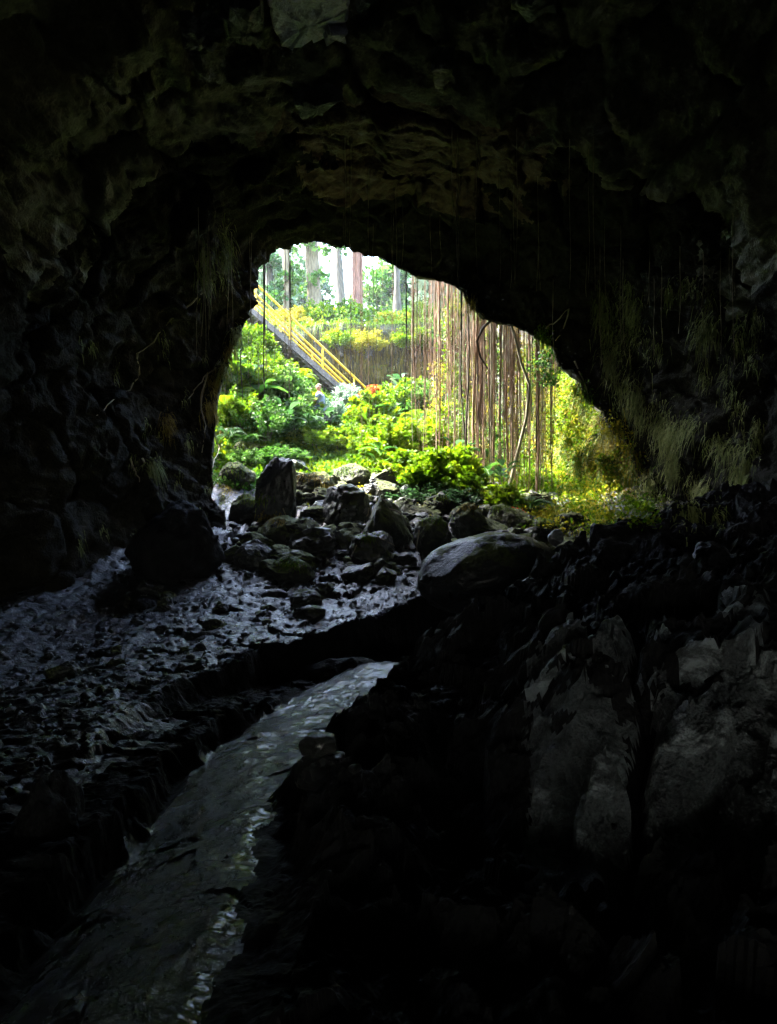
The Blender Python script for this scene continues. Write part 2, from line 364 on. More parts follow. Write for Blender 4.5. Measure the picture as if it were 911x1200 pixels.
    back = sst(10.2, 12.5, y) * sst(1.0, 2.4, x); z = z * (1 - back) + (zT(y) + rough + .12 * np.clip(x - 2.4, 0, 9)) * back
    far = sst(13, 15.5, y); z = z * (1 - far) + (zT(y) + rough * 1.3 + .35 * fbm(n3 * .5 + 4, 3)) * far
    rm = sst(2.5, 4.2, x) * sst(7.2, 10, y) * (1 - sst(11.3, 12.6, y)); z = z * (1 - rm) + np.maximum(z, rdg) * rm
    z = z + 3.3 * sst(1.2, 6.5, -x) * sst(19.5, 25, y) - .5 * sst(1, 5, x) * sst(17, 21, y) + .5 * sst(4.2, 6.5, np.abs(x - .3)) * sst(5, 12, y)
    return z
def sheet(name, xs, ys, mat, smooth=False):
    X, Y = np.meshgrid(xs, ys); x = X.ravel(); y = Y.ravel(); Z = ground(x, y)
    V = np.stack([x, y, Z], 1); nx, ny = len(xs), len(ys)
    i = np.arange(ny - 1)[:, None] * nx + np.arange(nx - 1)[None, :]
    F = np.stack([i, i + 1, i + nx + 1, i + nx], -1).reshape(-1, 4)
    return V, F
ysn = np.concatenate([np.geomspace(1.6, 14, 720), np.linspace(14.05, 35, 200)])
tx = np.linspace(-1, 1, 720); xsn = 9.5 * np.sign(tx) * np.abs(tx) ** 1.5 + .0
GV, GF = sheet('cave_floor', xsn, ysn, None)
gm = mesh('cave_floor', GV, GF, MAT['floor'], smooth=False)
for m_ in ('lobe', 'dark', 'soil', 'crust'): gm.materials.append(MAT[m_])
fc = GV[GF].mean(1); mi = np.zeros(len(GF), dtype=np.int32)
bxx = np.interp(fc[:, 1], [0, 2.5, 3.5, 4.8, 5.6, 6.3, 6.9, 7.8, 8.8, 9.6, 12], [-.70, -.56, -.64, -.74, -.68, -.42, -.05, .7, 1.9, 2.9, 4.2])
mi[(fc[:, 0] > xA(fc[:, 1]) - .06) & (fc[:, 1] < 13.4) & (fc[:, 1] > 7.6)] = 2; mi[(fc[:, 0] > xB(fc[:, 1]) - .25) & (fc[:, 1] < 12.5)] = 2; mi[(fc[:, 0] > xB(fc[:, 1]) + .26 + .15 * fbm(fc * 1.3, 2)) & (fc[:, 1] < 10.9)] = 1  # shade on bank faces and right mass painted as darker rock
mi[(fc[:, 0] > bxx + .28 * fbm(fc * 1.9 + 3, 4)) & (fc[:, 1] < 10.5)] = 2; mi[(fc[:, 0] > 2.6) & (fc[:, 1] > 8) & (fc[:, 1] < 13.5)] = 2
mi[(fc[:, 0] < -1.9) & (fc[:, 1] < 4.9)] = 2; cj = fbm(fc * np.array([1.3, 1.0, 1]) + 44, 5) + .5 * fbm(fc * 6 + 9, 3); mi[(fc[:, 0] > .185 * fc[:, 1] + .15 * cj) & (fc[:, 1] < 4.9 + cj) & (fc[:, 0] < 9) & (cj > -.12) & (fc[:, 1] > 3.1) & (np.abs(fc[:, 0] - .335 * fc[:, 1] - .22 * fbm(fc * np.array([1.8, 1.8, 0]), 3)) > .05)] = 4; jit = fbm(fc * 1.5, 3)
mi[fc[:, 1] + jit * 2 > 20.2] = 3
gm.polygons.foreach_set('material_index', mi)
sm = np.zeros(len(GF), bool); sm[mi <= 1] = True; gm.polygons.foreach_set('use_smooth', sm)
tag(obj('cave_floor', gm), kind='structure')

def gz(x, y): return float(ground(np.array([float(x)]), np.array([float(y)]))[0])

# ------------------------------------------------------------------ the collapse pit: walls and the ground above
RIM = np.array([(6.25, 18.3), (5.95, 20.5), (5.55, 22.5), (5.05, 25), (4.5, 27.5), (4.3, 30), (3.6, 31.8), (1.5, 32.6), (-1.5, 32.6), (-4, 32.8), (-6.5, 32.5),
                (-9, 30), (-9.8, 26), (-9.2, 22.5), (-7.8, 20.0), (-5, 19.0), (-2, 18.9), (1, 18.9), (3.5, 18.9), (5.4, 18.6)])
# closed outline without the short overlap in front of the cave mouth
RIM = RIM[:-1]
rc = np.array([-1.8, 25.6])
ang = np.arctan2(RIM[:, 1] - rc[1], RIM[:, 0] - rc[0]); rad = np.linalg.norm(RIM - rc, axis=1); o_ = np.argsort(ang); ang, rad = ang[o_], rad[o_]
NA = 420; th = np.linspace(-math.pi, math.pi, NA, endpoint=False)
rr = np.interp(th, ang, rad, period=2 * math.pi)
def rimz(x, y): return 8.25 + .95 * (1 - sst(19.5, 29, y)) + .55 * fbm(np.stack([np.asarray(x) * .45, np.asarray(y) * .45, 0 * np.asarray(x)], 1), 3) * sst(27, 31, y)
zs = np.linspace(0, 1, 90); WV = []
for t in zs:
    x = rc[0] + rr * np.cos(th); y = rc[1] + rr * np.sin(th); zt = rimz(x, y); z = -3.5 + (zt + 3.5) * t
    rec = np.where(y > 29.5, 2.6 * sst(.45, .8, t) * (1 - sst(.90, .96, t)) * sst(-2.6, -1, x), 0)
    x = rc[0] + (rr + rec) * np.cos(th); y = rc[1] + (rr + rec) * np.sin(th)
    WV.append(np.stack([x, y, z], 1))
WV = np.array(WV).reshape(-1, 3)
wn = np.tile(np.stack([np.cos(th), np.sin(th), 0 * th], 1), (len(zs), 1))
_, _, wid, wpl = worley(WV * .9); wd = .5 * (wid - .5) + .35 * wpl + .5 * fbm(WV * .5, 3) + .1 * ridged(WV * 2.5, 3)
wt = np.repeat(zs, NA); WV = WV + wn * (wd * (1 - sst(.97, 1, wt)))[:, None]
i = np.arange(len(zs) - 1)[:, None] * NA; j = np.arange(NA)[None, :]; j1 = (j + 1) % NA
WF = np.stack([i + j, i + j1, i + NA + j1, i + NA + j], -1).reshape(-1, 4)
cx_ = WV[WF].mean(1); keep = ~((cx_[:, 1] < 20.4) & (cx_[:, 0] > -6.6) & (cx_[:, 0] < 5.45)); WF = WF[keep]
tag(obj('pit_wall', mesh('pit_wall', WV, WF, MAT['pit'], smooth=False)), kind='structure')
GR = []; rads = np.concatenate([[0, .4, 1, 2, 3.5, 5.5, 8, 12, 17, 24, 34, 50, 80, 130, 195]])
for k, d in enumerate(rads):
    x = rc[0] + (rr + d) * np.cos(th); y = rc[1] + (rr + d) * np.sin(th)
    n3 = np.stack([x, y, 0 * x], 1); z = rimz(x, y) + (.25 * fbm(n3 * .5, 3) * min(1, d) + (.03 * min(d, 40)) * (y > 25))
    GR.append(np.stack([x, y, z], 1))
GR = np.array(GR).reshape(-1, 3); i = np.arange(len(rads) - 1)[:, None] * NA
RF = np.stack([i + j, i + j1, i + NA + j1, i + NA + j], -1).reshape(-1, 4)
tag(obj('ground', mesh('ground', GR, RF, MAT['soil'])), kind='structure')

allV, allF = join([(SH, SF), (GV, GF), (WV, WF)])
BV = BVHTree.FromPolygons(allV.tolist(), allF.tolist())
def pick(px, py, lift=0.0, use_rocks=False):
    d = Vector(((px - 455.5) / FPX, 1, (600 - py) / FPX)).normalized()
    h = BV.ray_cast(Vector((0, 0, 0)), d)
    if use_rocks:
        if BR[0] is None: rv, rf = join(ROCKS); BR[0] = BVHTree.FromPolygons(rv.tolist(), rf.tolist())
        h2 = BR[0].ray_cast(Vector((0, 0, 0)), d)
        if h2[0] is not None and (h[0] is None or h2[3] < h[3]): h = h2
    if h[0] is None: return None, None
    n = h[1]; n = n if n.dot(d) < 0 else -n
    return h[0] + n * lift, n

# ------------------------------------------------------------------ rocks
_ico = {}
def ico(sub):
    if sub not in _ico:
        import bmesh
        bm = bmesh.new(); bmesh.ops.create_icosphere(bm, subdivisions=sub, radius=1)
        V = np.array([v.co[:] for v in bm.verts]); F = np.array([[v.index for v in f.verts] for f in bm.faces]); bm.free(); _ico[sub] = (V, F)
    return _ico[sub]
def rock(seed, sub=4, cuts=9, rough=.10, roundness=.35, box_=.0):
    r = np.random.default_rng(seed); V, F = ico(sub); V = V.copy()
    if box_: V = V * (1 - box_) + box_ * V / np.abs(V).max(1)[:, None]
    for k in range(cuts):
        n = r.normal(size=3); n /= np.linalg.norm(n); d = r.uniform(.45, .85) * (1 - roundness) + roundness * .95
        h = V @ n - d; V = V - np.where(h > 0, h * .93, 0)[:, None] * n
    off = r.uniform(0, 50, 3); V = V + .12 * max(0, .8 - roundness) * np.stack([fbm(V * 1.3 + off + q_, 2) for q_ in (0, 20, 40)], 1)
    nn = V / (np.linalg.norm(V, axis=1)[:, None] + 1e-9)
    _, _, id_, pl_ = worley(V * 2.3 + off)
    V = V + nn * (rough * (1.6 * fbm(V * 1.5 + off, 3) + .9 * pl_ + .5 * (id_ - .5) + .55 * ridged(V * 3 + off, 4) + .30 * fbm(V * 11 + off, 3)))[:, None]
    V = (V - (V.max(0) + V.min(0)) / 2) / ((V.max(0) - V.min(0)) / 2)
    return V, F
ROCKS = []
BR = [None]
def boulder(name, x0, x1, y0, y1, Y, label, mat='boulder', seed=1, sub=4, dr=.8, shear=0, cuts=9, rough=.1, rnd=.35, rz=0, box_=0., cat='boulder', group=None, fn=None):
    """box in photo pixels at depth Y -> a rock of that real size standing there"""
    if 12.2 < Y < 20:
        h, _n = pick((x0 + x1) / 2, y1 - .12 * (y1 - y0))
        if h is not None and 10.5 < h.y < 24: Y = h.y + .35 * (x1 - x0) / FPX * h.y
    a = at(x0, y1, Y); b = at(x1, y0, Y); c = (a + b) / 2; hw = (b.x - a.x) / 2; hh = (b.z - a.z) / 2
    V, F = rock(seed, sub, cuts, rough, rnd, box_); V = V * [hw, hw * dr, hh]
    V[:, 2] += shear * V[:, 0]
    if fn: V = fn(V, hw, hh)
    o = obj(name, mesh(name, V, F, MAT[mat], smooth=sub >= 5), loc=c); o.rotation_euler = (0, 0, rz); ROCKS.append((V + np.array(c[:]), F))
    return tag(o, label, cat, group)

def taper_top(k, lean=0):
    def f(V, hw, hh):
        t = (V[:, 2] / hh + 1) / 2; V = V.copy(); V[:, 0] = V[:, 0] * (1 - k * t) + lean * t * hw; return V
    return f
def lean_back(V, hw, hh):
    V = V.copy(); V[:, 1] += .75 * V[:, 2]; return V
boulder('boulder', 488, 658, 624, 722, 11.6, 'long rounded black boulder lying on the floor in mid cave with a silvery wet top', seed=21, sub=5, dr=.75, shear=.10, cuts=5, rough=.045, rnd=.72)
boulder('boulder', 670, 826, 606, 740, 8.6, 'jagged pitch black rock in front of the sunlit mossy wall on the right', 'dark', seed=34, sub=5, dr=.9, cuts=10, rough=.14, rnd=.2)
boulder('boulder', 300, 348, 535, 632, 15.6, 'tall dark flat-topped block at the left of the rubble slope', 'boulder', seed=55, sub=5, dr=.8, cuts=4, rough=.09, rnd=.5, box_=.75)
boulder('boulder', 374, 436, 567, 632, 16.0, 'big squarish boulder with a smooth bluish wet top in the middle of the rubble', 'boulder', seed=15, sub=5, dr=.9, cuts=6, rough=.12, rnd=.4, box_=.4)
boulder('boulder', 418, 498, 578, 656, 14.8, 'dark wedge-shaped boulder with a yellow mossy peak and roots trailing over it', 'mossy', seed=6, sub=5, dr=.8, cuts=7, rough=.12, rnd=.25, fn=taper_top(.6, -.3))
boulder('boulder', 409, 464, 622, 674, 13.6, 'dark stump-like block draped with pale roots just left of the long boulder', 'boulder', seed=9, sub=5, dr=.9, cuts=6, rough=.12, rnd=.3, box_=.5)
boulder('boulder', 484, 530, 604, 668, 13.8, 'mossy topped upright rock behind the left end of the long boulder', 'mossy', seed=12, sub=5, dr=.9, cuts=8, rough=.12, rnd=.3, box_=.2)
boulder('boulder', 526, 572, 588, 640, 15.2, 'rugged grey green rock right behind the long boulder', 'mossy', seed=17, sub=5, cuts=9, rough=.12, rnd=.3)
boulder('boulder', 570, 628, 590, 634, 15.8, 'broad flat-topped dark slab below the yellow green shrubs', 'mossy', seed=18, sub=5, cuts=6, rough=.12, rnd=.2, box_=.6)
boulder('boulder', 618, 655, 606, 640, 14.6, 'small rounded mossy rock peeking over the right end of the long boulder', 'mossy', seed=19, sub=4, cuts=8, rough=.1, rnd=.4)
boulder('boulder', 642, 660, 620, 640, 11.0, 'small pale wet stone catching white light at the right end of the long boulder', 'pale_stone', seed=23, sub=4, cuts=10, rough=.05, rnd=.3, cat='stone')
boulder('boulder', 498, 546, 572, 606, 17.4, 'dark boulder in shade under the bright green bush', 'boulder', seed=24, sub=4, cuts=8, rough=.08)
boulder('boulder', 466, 500, 566, 596, 17.8, 'round wet boulder shining white beside the foot of the green bush', 'boulder', seed=25, sub=4, cuts=6, rough=.05, rnd=.6)
boulder('boulder', 390, 436, 543, 575, 19.2, 'pointed mossy rock at the head of the rubble slope', 'mossy', seed=26, sub=4, cuts=9, rough=.07, rnd=.2)
boulder('boulder', 430, 470, 548, 574, 19.6, 'leaning slab at the head of the rubble slope', 'mossy', seed=27, sub=4, cuts=9, rough=.07, rnd=.2, box_=.4, shear=.2)
boulder('boulder', 345, 392, 552, 590, 18.0, 'mossy rounded rock right of the tall flat-topped block', 'mossy', seed=28, sub=5, cuts=9, rough=.12)
boulder('boulder', 274, 306, 517, 542, 18.2, 'dark rock with a mossy cap under the left slope shrubs', 'mossy', seed=29, sub=4, cuts=8, rough=.08)
boulder('boulder', 256, 300, 540, 578, 17.2, 'broad mossy rock at the left edge of the mouth', 'mossy', seed=30, sub=4, cuts=8, rough=.1)
boulder('boulder', 268, 318, 578, 622, 15.8, 'layered grey rock leaning on the left wall foot', 'mossy', seed=31, sub=5, cuts=8, rough=.12)
boulder('boulder', 300, 348, 606, 652, 14.4, 'hump-backed boulder with a mossy crest left of the shining trickle', 'mossy', seed=32, sub=5, cuts=8, rough=.12, rnd=.4)
boulder('boulder', 274, 320, 632, 672, 13.8, 'low wet rock at the foot of the left wall', 'boulder', seed=33, sub=4, cuts=8, rough=.08)
boulder('boulder', 312, 370, 652, 688, 13.2, 'sloping slab with a pale mossy side at the start of the floor', 'mossy', seed=35, sub=4, cuts=7, rough=.07, shear=-.15)
boulder('boulder', 338, 378, 690, 714, 12.4, 'small wet rock with a white gleam in the middle of the floor', 'boulder', seed=36, sub=4, cuts=8, rough=.07, cat='stone')
boulder('boulder', 150, 184, 700, 720, 12.0, 'lone dark stone at the foot of the left wall', 'dark', seed=37, sub=4, cuts=10, rough=.09, cat='stone')
boulder('boulder', 350, 398, 858, 892, 4.7, 'rounded grey stone perched on the smooth lava channel', 'lobe', seed=38, sub=4, cuts=7, rough=.05, rnd=.5, cat='stone')
boulder('boulder', 344, 406, 880, 924, 4.65, 'flat wet stone under the rounded grey stone on the channel', 'floor', seed=39, sub=4, cuts=8, rough=.05, rnd=.3, box_=.4, cat='stone')
boulder('boulder', -20, 128, 905, 1075, 4.7, 'dark angular block at the lower left beside the lava channel', 'dark', seed=40, sub=5, cuts=9, rough=.1, rnd=.2, fn=taper_top(.55, .1))
boulder('boulder', 806, 860, 634, 690, 7.4, 'smooth dark hump with a curved white wet gleam by the right wall', 'boulder', seed=43, sub=4, dr=.8, cuts=8, rough=.08, rnd=.4)
boulder('boulder', 560, 680, 676, 716, 9.9, 'low slab with a pale glistening top below the long boulder', 'floor', seed=44, sub=4, dr=.7, cuts=5, rough=.05, rnd=.3, box_=.5, shear=.25)
boulder('boulder', 345, 460, 768, 830, 10.2, 'low dark rock at the upper end of the lava channel', 'dark', seed=45, sub=4, dr=.5, cuts=8, rough=.09, rnd=.3)
boulder('boulder', 662, 690, 640, 668, 12.4, 'small wet rock in the gap between the long boulder and the jagged black rock', 'boulder', seed=46, sub=4, cuts=10, rough=.08, cat='stone')

boulder('boulder', 150, 262, 585, 700, 14.2, 'big dark rounded shoulder of rock bulging from the foot of the left wall', 'dark', seed=71, sub=5, dr=.8, cuts=6, rough=.12, rnd=.5)

# smaller loose rocks: on the rubble slope, mesh data shared between alike ones
variants = {m_: [mesh('lava_rock', *rock(100 + k, 4, 12, .12, .05, .15 + .2 * (k % 3)), MAT[m_], smooth=False) for k in range(7)] for m_ in ('boulder', 'mossy')}
zones = [  # (count, x-range at depth, y-range, size, label, group, material choice)
    (60, (-3.0, -1.0), (13.3, 18.5), (.10, .42), 'loose lava rock on the left half of the rubble slope', 'loose rocks on the left of the rubble slope', .5),
    (84, (-1.0, 1.4), (13.0, 18.5), (.10, .42), 'loose lava rock in the middle of the rubble slope', 'loose rocks in the middle of the rubble slope', .3),
    (50, (1.3, 4.3), (13.8, 19), (.12, .46), 'loose lava rock on the slope behind the long boulder', 'loose rocks on the right of the rubble slope', .7),
    (44, (-3.6, 1.6), (18.5, 22.0), (.14, .42), 'loose lava rock at the head of the rubble slope', 'loose rocks at the head of the rubble slope', .85),
    (34, (-4.6, -.6), (8.5, 13.2), (.06, .22), 'wet stone on the clinker floor', 'small stones on the clinker floor', .25),
]
for n, xr, yr, sr, lb, gp, mp in zones:
    for k in range(n):
        x = rng.uniform(*xr); y = rng.uniform(*yr); sc = sr[0] + (sr[1] - sr[0]) * rng.random() ** 1.8
        if y < 13 and x > xA(y) - .3: continue
        mo = rng.random() < mp; me = variants['mossy' if mo else 'boulder'][rng.integers(7)]
        o = obj('lava_rock', me, loc=(x, y, gz(x, y) + sc * .22)); o.rotation_euler = (rng.uniform(-.3, .3), rng.uniform(-.3, .3), rng.uniform(0, 6.28))
        o.scale = (sc * rng.uniform(.8, 1.3), sc * rng.uniform(.8, 1.2), sc * rng.uniform(.5, .85)); tag(o, ('largish' if sc > .24 else 'small') + (' moss-dusted ' if mo else ' bare black ') + lb, 'rock', gp)

# clinker: thousands of pebbles nobody could count, on the terrace
def scatter_stones(name, n, xf, yr, size, mat, seed):
    r = np.random.default_rng(seed); protos = [rock(300 + k, 2, 6, .1, .3) for k in range(5)]; y = yr[0] + (yr[1] - yr[0]) * r.random(n) ** 1.0; x = xf(y, r)
    z = ground(x, y); sz = size[0] + (size[1] - size[0]) * r.random(n) ** 3; parts = []
    for k in range(n):
        V, F = protos[k % 5]; a = r.uniform(0, 6.28); ca, sa = math.cos(a), math.sin(a)
        W = V * [1, .8, .6]; tl = r.uniform(-.7, .7); W = W @ np.array([[1, 0, 0], [0, math.cos(tl), -math.sin(tl)], [0, math.sin(tl), math.cos(tl)]])
        W = W @ np.array([[ca, -sa, 0], [sa, ca, 0], [0, 0, 1]]); parts.append((W * sz[k] + [x[k], y[k], z[k] + sz[k] * .15], F))
    V, F = join(parts); return tag(obj(name, mesh(name, V, F, MAT[mat], smooth=True)), kind='stuff')
scatter_stones('clinker', 1000, lambda y, r: xA(y) - .1 - (r.random(len(y)) ** 1.2) * (xA(y) + 6.3), (4, 14), (.015, .07), 'floor', 3)
scatter_stones('rubble', 1500, lambda y, r: r.uniform(-3.4, 4.2, len(y)), (13.5, 22), (.03, .13), 'boulder', 4)
scatter_stones('gravel', 160, lambda y, r: np.interp(y, [2.5, 5, 8, 11], [-.6, -.5, .9, 3.2]) + r.random(len(y)) ** 1.3 * 3.0, (3, 11), (.012, .06), 'dark', 5)

scatter_stones('grit', 3600, lambda y, r: xB(y) + .3 + r.random(len(y)) * (np.minimum(np.interp(y, [0, 2.5, 3.5, 4.8, 5.6, 6.3, 6.9, 7.8, 8.8, 9.6, 12], [-.70, -.56, -.64, -.74, -.68, -.42, -.05, .7, 1.9, 2.9, 4.2]), xB(y) + 1.3) - xB(y) - .3), (2.6, 10.2), (.002, .008), 'wet_grit', 6)
# pale crusted slabs still fixed in the roof; the bluish ones carry painted sky light
def slab(poly, label, mat='ceil_slab', seed=0, thick=.22, sink=.35):
    pts = []
    cpx = np.mean([p[0] for p in poly]); cpy = np.mean([p[1] for p in poly]); c, n = pick(cpx, max(cpy, 2))
    n = Vector((n.x * .3, .20 + n.y * .05, -1)).normalized()
    for (px, py) in poly:          # meet the slab's plane with the sight line of each corner
        d = Vector(((px - 455.5) / FPX, 1, (600 - py) / FPX)); q = c + n * .22; t = q.dot(n) / d.dot(n); pts.append(d * t)
    r = np.random.default_rng(seed); P2 = []
    for k in range(len(pts)):
        a, b = pts[k], pts[(k + 1) % len(pts)]
        for t in (0, .25, .5, .75):
            p = a.lerp(b, t); P2.append(p + Vector(r.normal(size=3) * .034 * (1 if t else .5)))
    cc = sum(P2, Vector()) / len(P2); V = []; m = len(P2); rr_ = (1, .96, .8, .6, .4, .2)
    for q in rr_:
        for p in P2: V.append(cc.lerp(p, q) + n * (-.0 if q == 1 else .03 + .02 * (1 - q)))
    V = np.array([v[:] for v in V]); h = .07 * fbm(V * 3 + seed, 5) + .03 * fbm(V * 14, 3); V[m:] += np.array(n[:]) * h[m:, None]
    back = np.array([(p - n * thick)[:] for p in P2]); V = np.concatenate([back, V]); L = len(rr_) + 1; F = []
    for a_ in range(L - 1):
        for k in range(m): F.append((a_ * m + k, a_ * m + (k + 1) % m, (a_ + 1) * m + (k + 1) % m, (a_ + 1) * m + k))
    V = np.concatenate([V, [V[-m:].mean(0)]])
    for k in range(m): F.append(((L - 1) * m + k, (L - 1) * m + (k + 1) % m, len(V) - 1, len(V) - 1))
    F = np.array(F); Vc = np.array(cc[:])
    import bmesh
    me = bpy.data.meshes.new('rock_slab'); me.from_pydata((V - Vc).tolist(), [], [tuple(dict.fromkeys(f)) for f in F.tolist()]); me.materials.append(MAT[mat])
    o = obj('rock_slab', me, loc=cc); return tag(o, label, 'rock slab')
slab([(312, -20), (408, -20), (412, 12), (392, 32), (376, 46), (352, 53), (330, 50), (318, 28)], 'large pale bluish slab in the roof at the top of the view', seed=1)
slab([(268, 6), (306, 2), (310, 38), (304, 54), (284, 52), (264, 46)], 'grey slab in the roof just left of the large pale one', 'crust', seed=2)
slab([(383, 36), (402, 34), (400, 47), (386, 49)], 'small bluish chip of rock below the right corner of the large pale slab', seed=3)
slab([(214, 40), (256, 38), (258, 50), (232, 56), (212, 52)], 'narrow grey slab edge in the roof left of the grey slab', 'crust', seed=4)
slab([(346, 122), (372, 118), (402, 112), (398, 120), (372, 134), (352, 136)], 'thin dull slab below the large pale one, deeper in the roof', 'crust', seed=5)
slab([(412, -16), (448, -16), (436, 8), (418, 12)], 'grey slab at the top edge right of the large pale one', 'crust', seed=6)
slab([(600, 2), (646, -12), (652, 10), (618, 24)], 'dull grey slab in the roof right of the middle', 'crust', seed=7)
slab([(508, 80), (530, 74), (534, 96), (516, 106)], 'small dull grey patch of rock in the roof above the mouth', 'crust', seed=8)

#==VEG==
# ------------------------------------------------------------------ leaves, shrubs, ferns, trees
def unit(v): return v / (np.linalg.norm(v, axis=-1, keepdims=True) + 1e-9)
def leaves(r, P, D, size, wid=.42, fold=.25):
    """P base points, D leaf directions -> diamond leaves folded on the midrib"""
    n = len(P); D = unit(D); sd = unit(np.cross(D, unit(r.normal(size=(n, 3)) + [0, 0, 1.2]))); up = np.cross(sd, D)
    L = (size * r.uniform(.6, 1.3, n))[:, None]
    V = np.stack([P, P + D * L * .5 + sd * L * wid + up * L * fold * .5, P + D * L, P + D * L * .5 - sd * L * wid + up * L * fold * .5], 1)
    F = np.arange(n * 4).reshape(n, 4); return V.reshape(-1, 3), F
def cloud(r, cen, rad, n, size, droop=.15, flat=.8, wid=.42):
    cen = np.asarray(cen, float); rad = np.asarray(rad, float); k = r.integers(0, len(cen), n)
    d = unit(r.normal(size=(n, 3))); d[:, 2] = np.where(d[:, 2] < -.3, -d[:, 2], d[:, 2])
    P = cen[k] + d * (rad[k] * r.uniform(.45, 1.0, n) ** .7)[:, None] * [1, 1, flat]
    D = d * .8 + r.normal(size=(n, 3)) * .55 + [0, 0, .15 - droop]
    V, F = leaves(r, P, D, size, wid); kv = r.random(len(cen)); v = np.clip(kv[k] * .5 + r.random(n) * .55 - .02, 0, 1)
    return V, F, np.repeat(v, 4)
def make_shrub(seed, w_, h_, n, size, mat, lab, cat, kind='leafy_shrub', clumps=14, droop=.2):
    r = np.random.default_rng(seed); root = empty(kind, (0, 0, 0))
    T = 62; az = r.uniform(0, 6.283, T); q = r.random(T) ** .7; rr0 = q * w_ * .5; zt = h_ * (1.02 - .55 * q ** 2) * r.uniform(.72, 1.08, T)
    b0 = np.stack([np.cos(az) * rr0 * .35, np.sin(az) * rr0 * .35, zt * .12], 1); e0 = np.stack([np.cos(az) * rr0, np.sin(az) * rr0, zt], 1)
    per = n // T; P = []; D = []; vv = []; cen = e0 * .8
    for k in range(T):
        t = r.uniform(.3, 1, per) ** .8; L = np.linalg.norm(e0[k] - b0[k]); out = np.array([np.cos(az[k]), np.sin(az[k]), 0])
        p = b0[k] + (e0[k] - b0[k]) * t[:, None] + out * (.10 * w_ * t ** 3)[:, None] - np.array([0, 0, 1]) * (.10 * L * t ** 4)[:, None]
        d = unit(r.normal(size=(per, 3))); p = p + d * (.055 * w_ * (1.1 - .6 * t))[:, None]
        P.append(p); D.append(d * .9 + out * .35 + (e0[k] - b0[k]) / L * .5 + np.array([0, 0, -droop])); vv.append(np.clip(r.random() * .55 + r.random(per) * .35 + .12 * t, 0, 1))
    V, F = leaves(r, np.concatenate(P), np.concatenate(D), size); obj('foliage', mesh('foliage', V, F, MAT[mat], False, np.repeat(np.concatenate(vv), 4)), root)
    st = []
    for k in range(6):
        c = cen[k]; pts = [np.array([0, 0, -.1]) * 1.0 + r.normal(size=3) * .03, c * [.4, .4, .5] + r.normal(size=3) * .04, c]
        st.append(tube(pts, [.022, .015, .006], 4))
    V, F = join(st); obj('stem', mesh('stem', V, F, MAT['bark_dark']), root)
    tag(root, lab, cat); return root
def frond(r, L, arch, np_=20, pl=.2):
    t = np.linspace(0, 1, 12); x = L * t * .85; z = L * (arch * t - .9 * arch * t ** 2.2 - .25 * t ** 3); pts = np.stack([x, 0 * x, z], 1)
    Vr, Fr = tube(pts, np.linspace(.008, .003, 12), 3); tt = np.linspace(.12, .98, np_); P = np.stack([np.interp(tt, t, pts[:, k]) for k in range(3)], 1)
    parts = [(Vr, Fr)]
    for sgn in (-1, 1):
        ln = pl * np.sin(np.pi * (tt * .85 + .12)) + .02; D = np.stack([.35 + 0 * tt, sgn + 0 * tt, -.25 - .1 * r.random(np_)], 1)
        D = unit(D); sd = np.array([1, 0, 0.1]) * (L / np_ * .42)
        V = np.stack([P - sd * .6, P + D * ln[:, None] * .5 - sd, P + D * ln[:, None], P + D * ln[:, None] * .5 + sd], 1).reshape(-1, 3)
        parts.append((V, np.arange(4 * np_).reshape(-1, 4)))
    return join(parts)
def make_fern(seed, n, L, mat, lab, kind='fern'):
    r = np.random.default_rng(seed); root = empty(kind, (0, 0, 0)); tag(root, lab, 'fern')
    ms = []
    for k in range(3):
        V, F = frond(r, L, r.uniform(.7, 1.2)); ms.append(mesh('frond', V, F, MAT[mat], False, np.full(len(V), r.random())))
    for k in range(n):
        o = obj('frond', ms[k % 3], root); o.rotation_euler = (r.uniform(-.2, .2), r.uniform(-.45, .1), k * 6.283 / n + r.uniform(-.2, .2)); s_ = r.uniform(.75, 1.1); o.scale = (s_, s_, s_)
    return root
def put(proto, used, loc, s_, rz, label=None, group=None):
    o = copy_tree(proto) if proto.name in used else proto; used.add(proto.name)
    o.location = loc; o.scale = (s_[0], s_[0], s_[1]) if isinstance(s_, tuple) else (s_,) * 3; o.rotation_euler = (0, 0, rz)
    if label: o['label'] = label
    if group: o['group'] = group
    elif 'group' in o: del o['group']
    return o
USED = set()
protoS = {}
for kd, mat, ls in (('lime', 'lime', .12), ('green', 'green', .11), ('deep', 'deep', .12), ('pale', 'palegreen', .17), ('yellow', 'yellowleaf', .12), ('orange', 'orange', .22)):
    protoS[kd] = [make_shrub(500 + 7 * k + len(kd), 1.0, 1.0, 4200 if kd in ('lime', 'green') else 2000, ls * (.42 + .16 * k), mat, 'leafy bush', 'bush', clumps=16) for k in range(3)]
fernP = [make_fern(700 + k, 11, 1.0, m_, 'arching fern') for k, m_ in enumerate(('lime', 'green'))]
def shrub(px, py, wpx, hpx, kd, label, group=None, k=None, Y=None):
    p, n = pick(px, py)
    if p is None: return
    if Y: p = at(px, py, Y)
    Yv = p.y; k = int(rng.integers(3)) if k is None else k
    return put(protoS[kd][k], USED, p - Vector((0, 0, .05)), (wpx / FPX * Yv, hpx / FPX * Yv), rng.uniform(0, 6.28), label, group)
gl = 'bushes on the left slope beside the stair'
LW = iter(['at the rock edge half way down', 'at the top under the upper railings', 'in the middle of the slope', 'below the middle of the railings', 'low down near the rock edge', 'lowest, above the tall flat-topped block', 'lowest, left of the person', 'highest against the rock edge', 'squeezed under the lower half of the railings', 'right under the top of the railings', 'touching the middle of the stair side', 'just left of the person'])
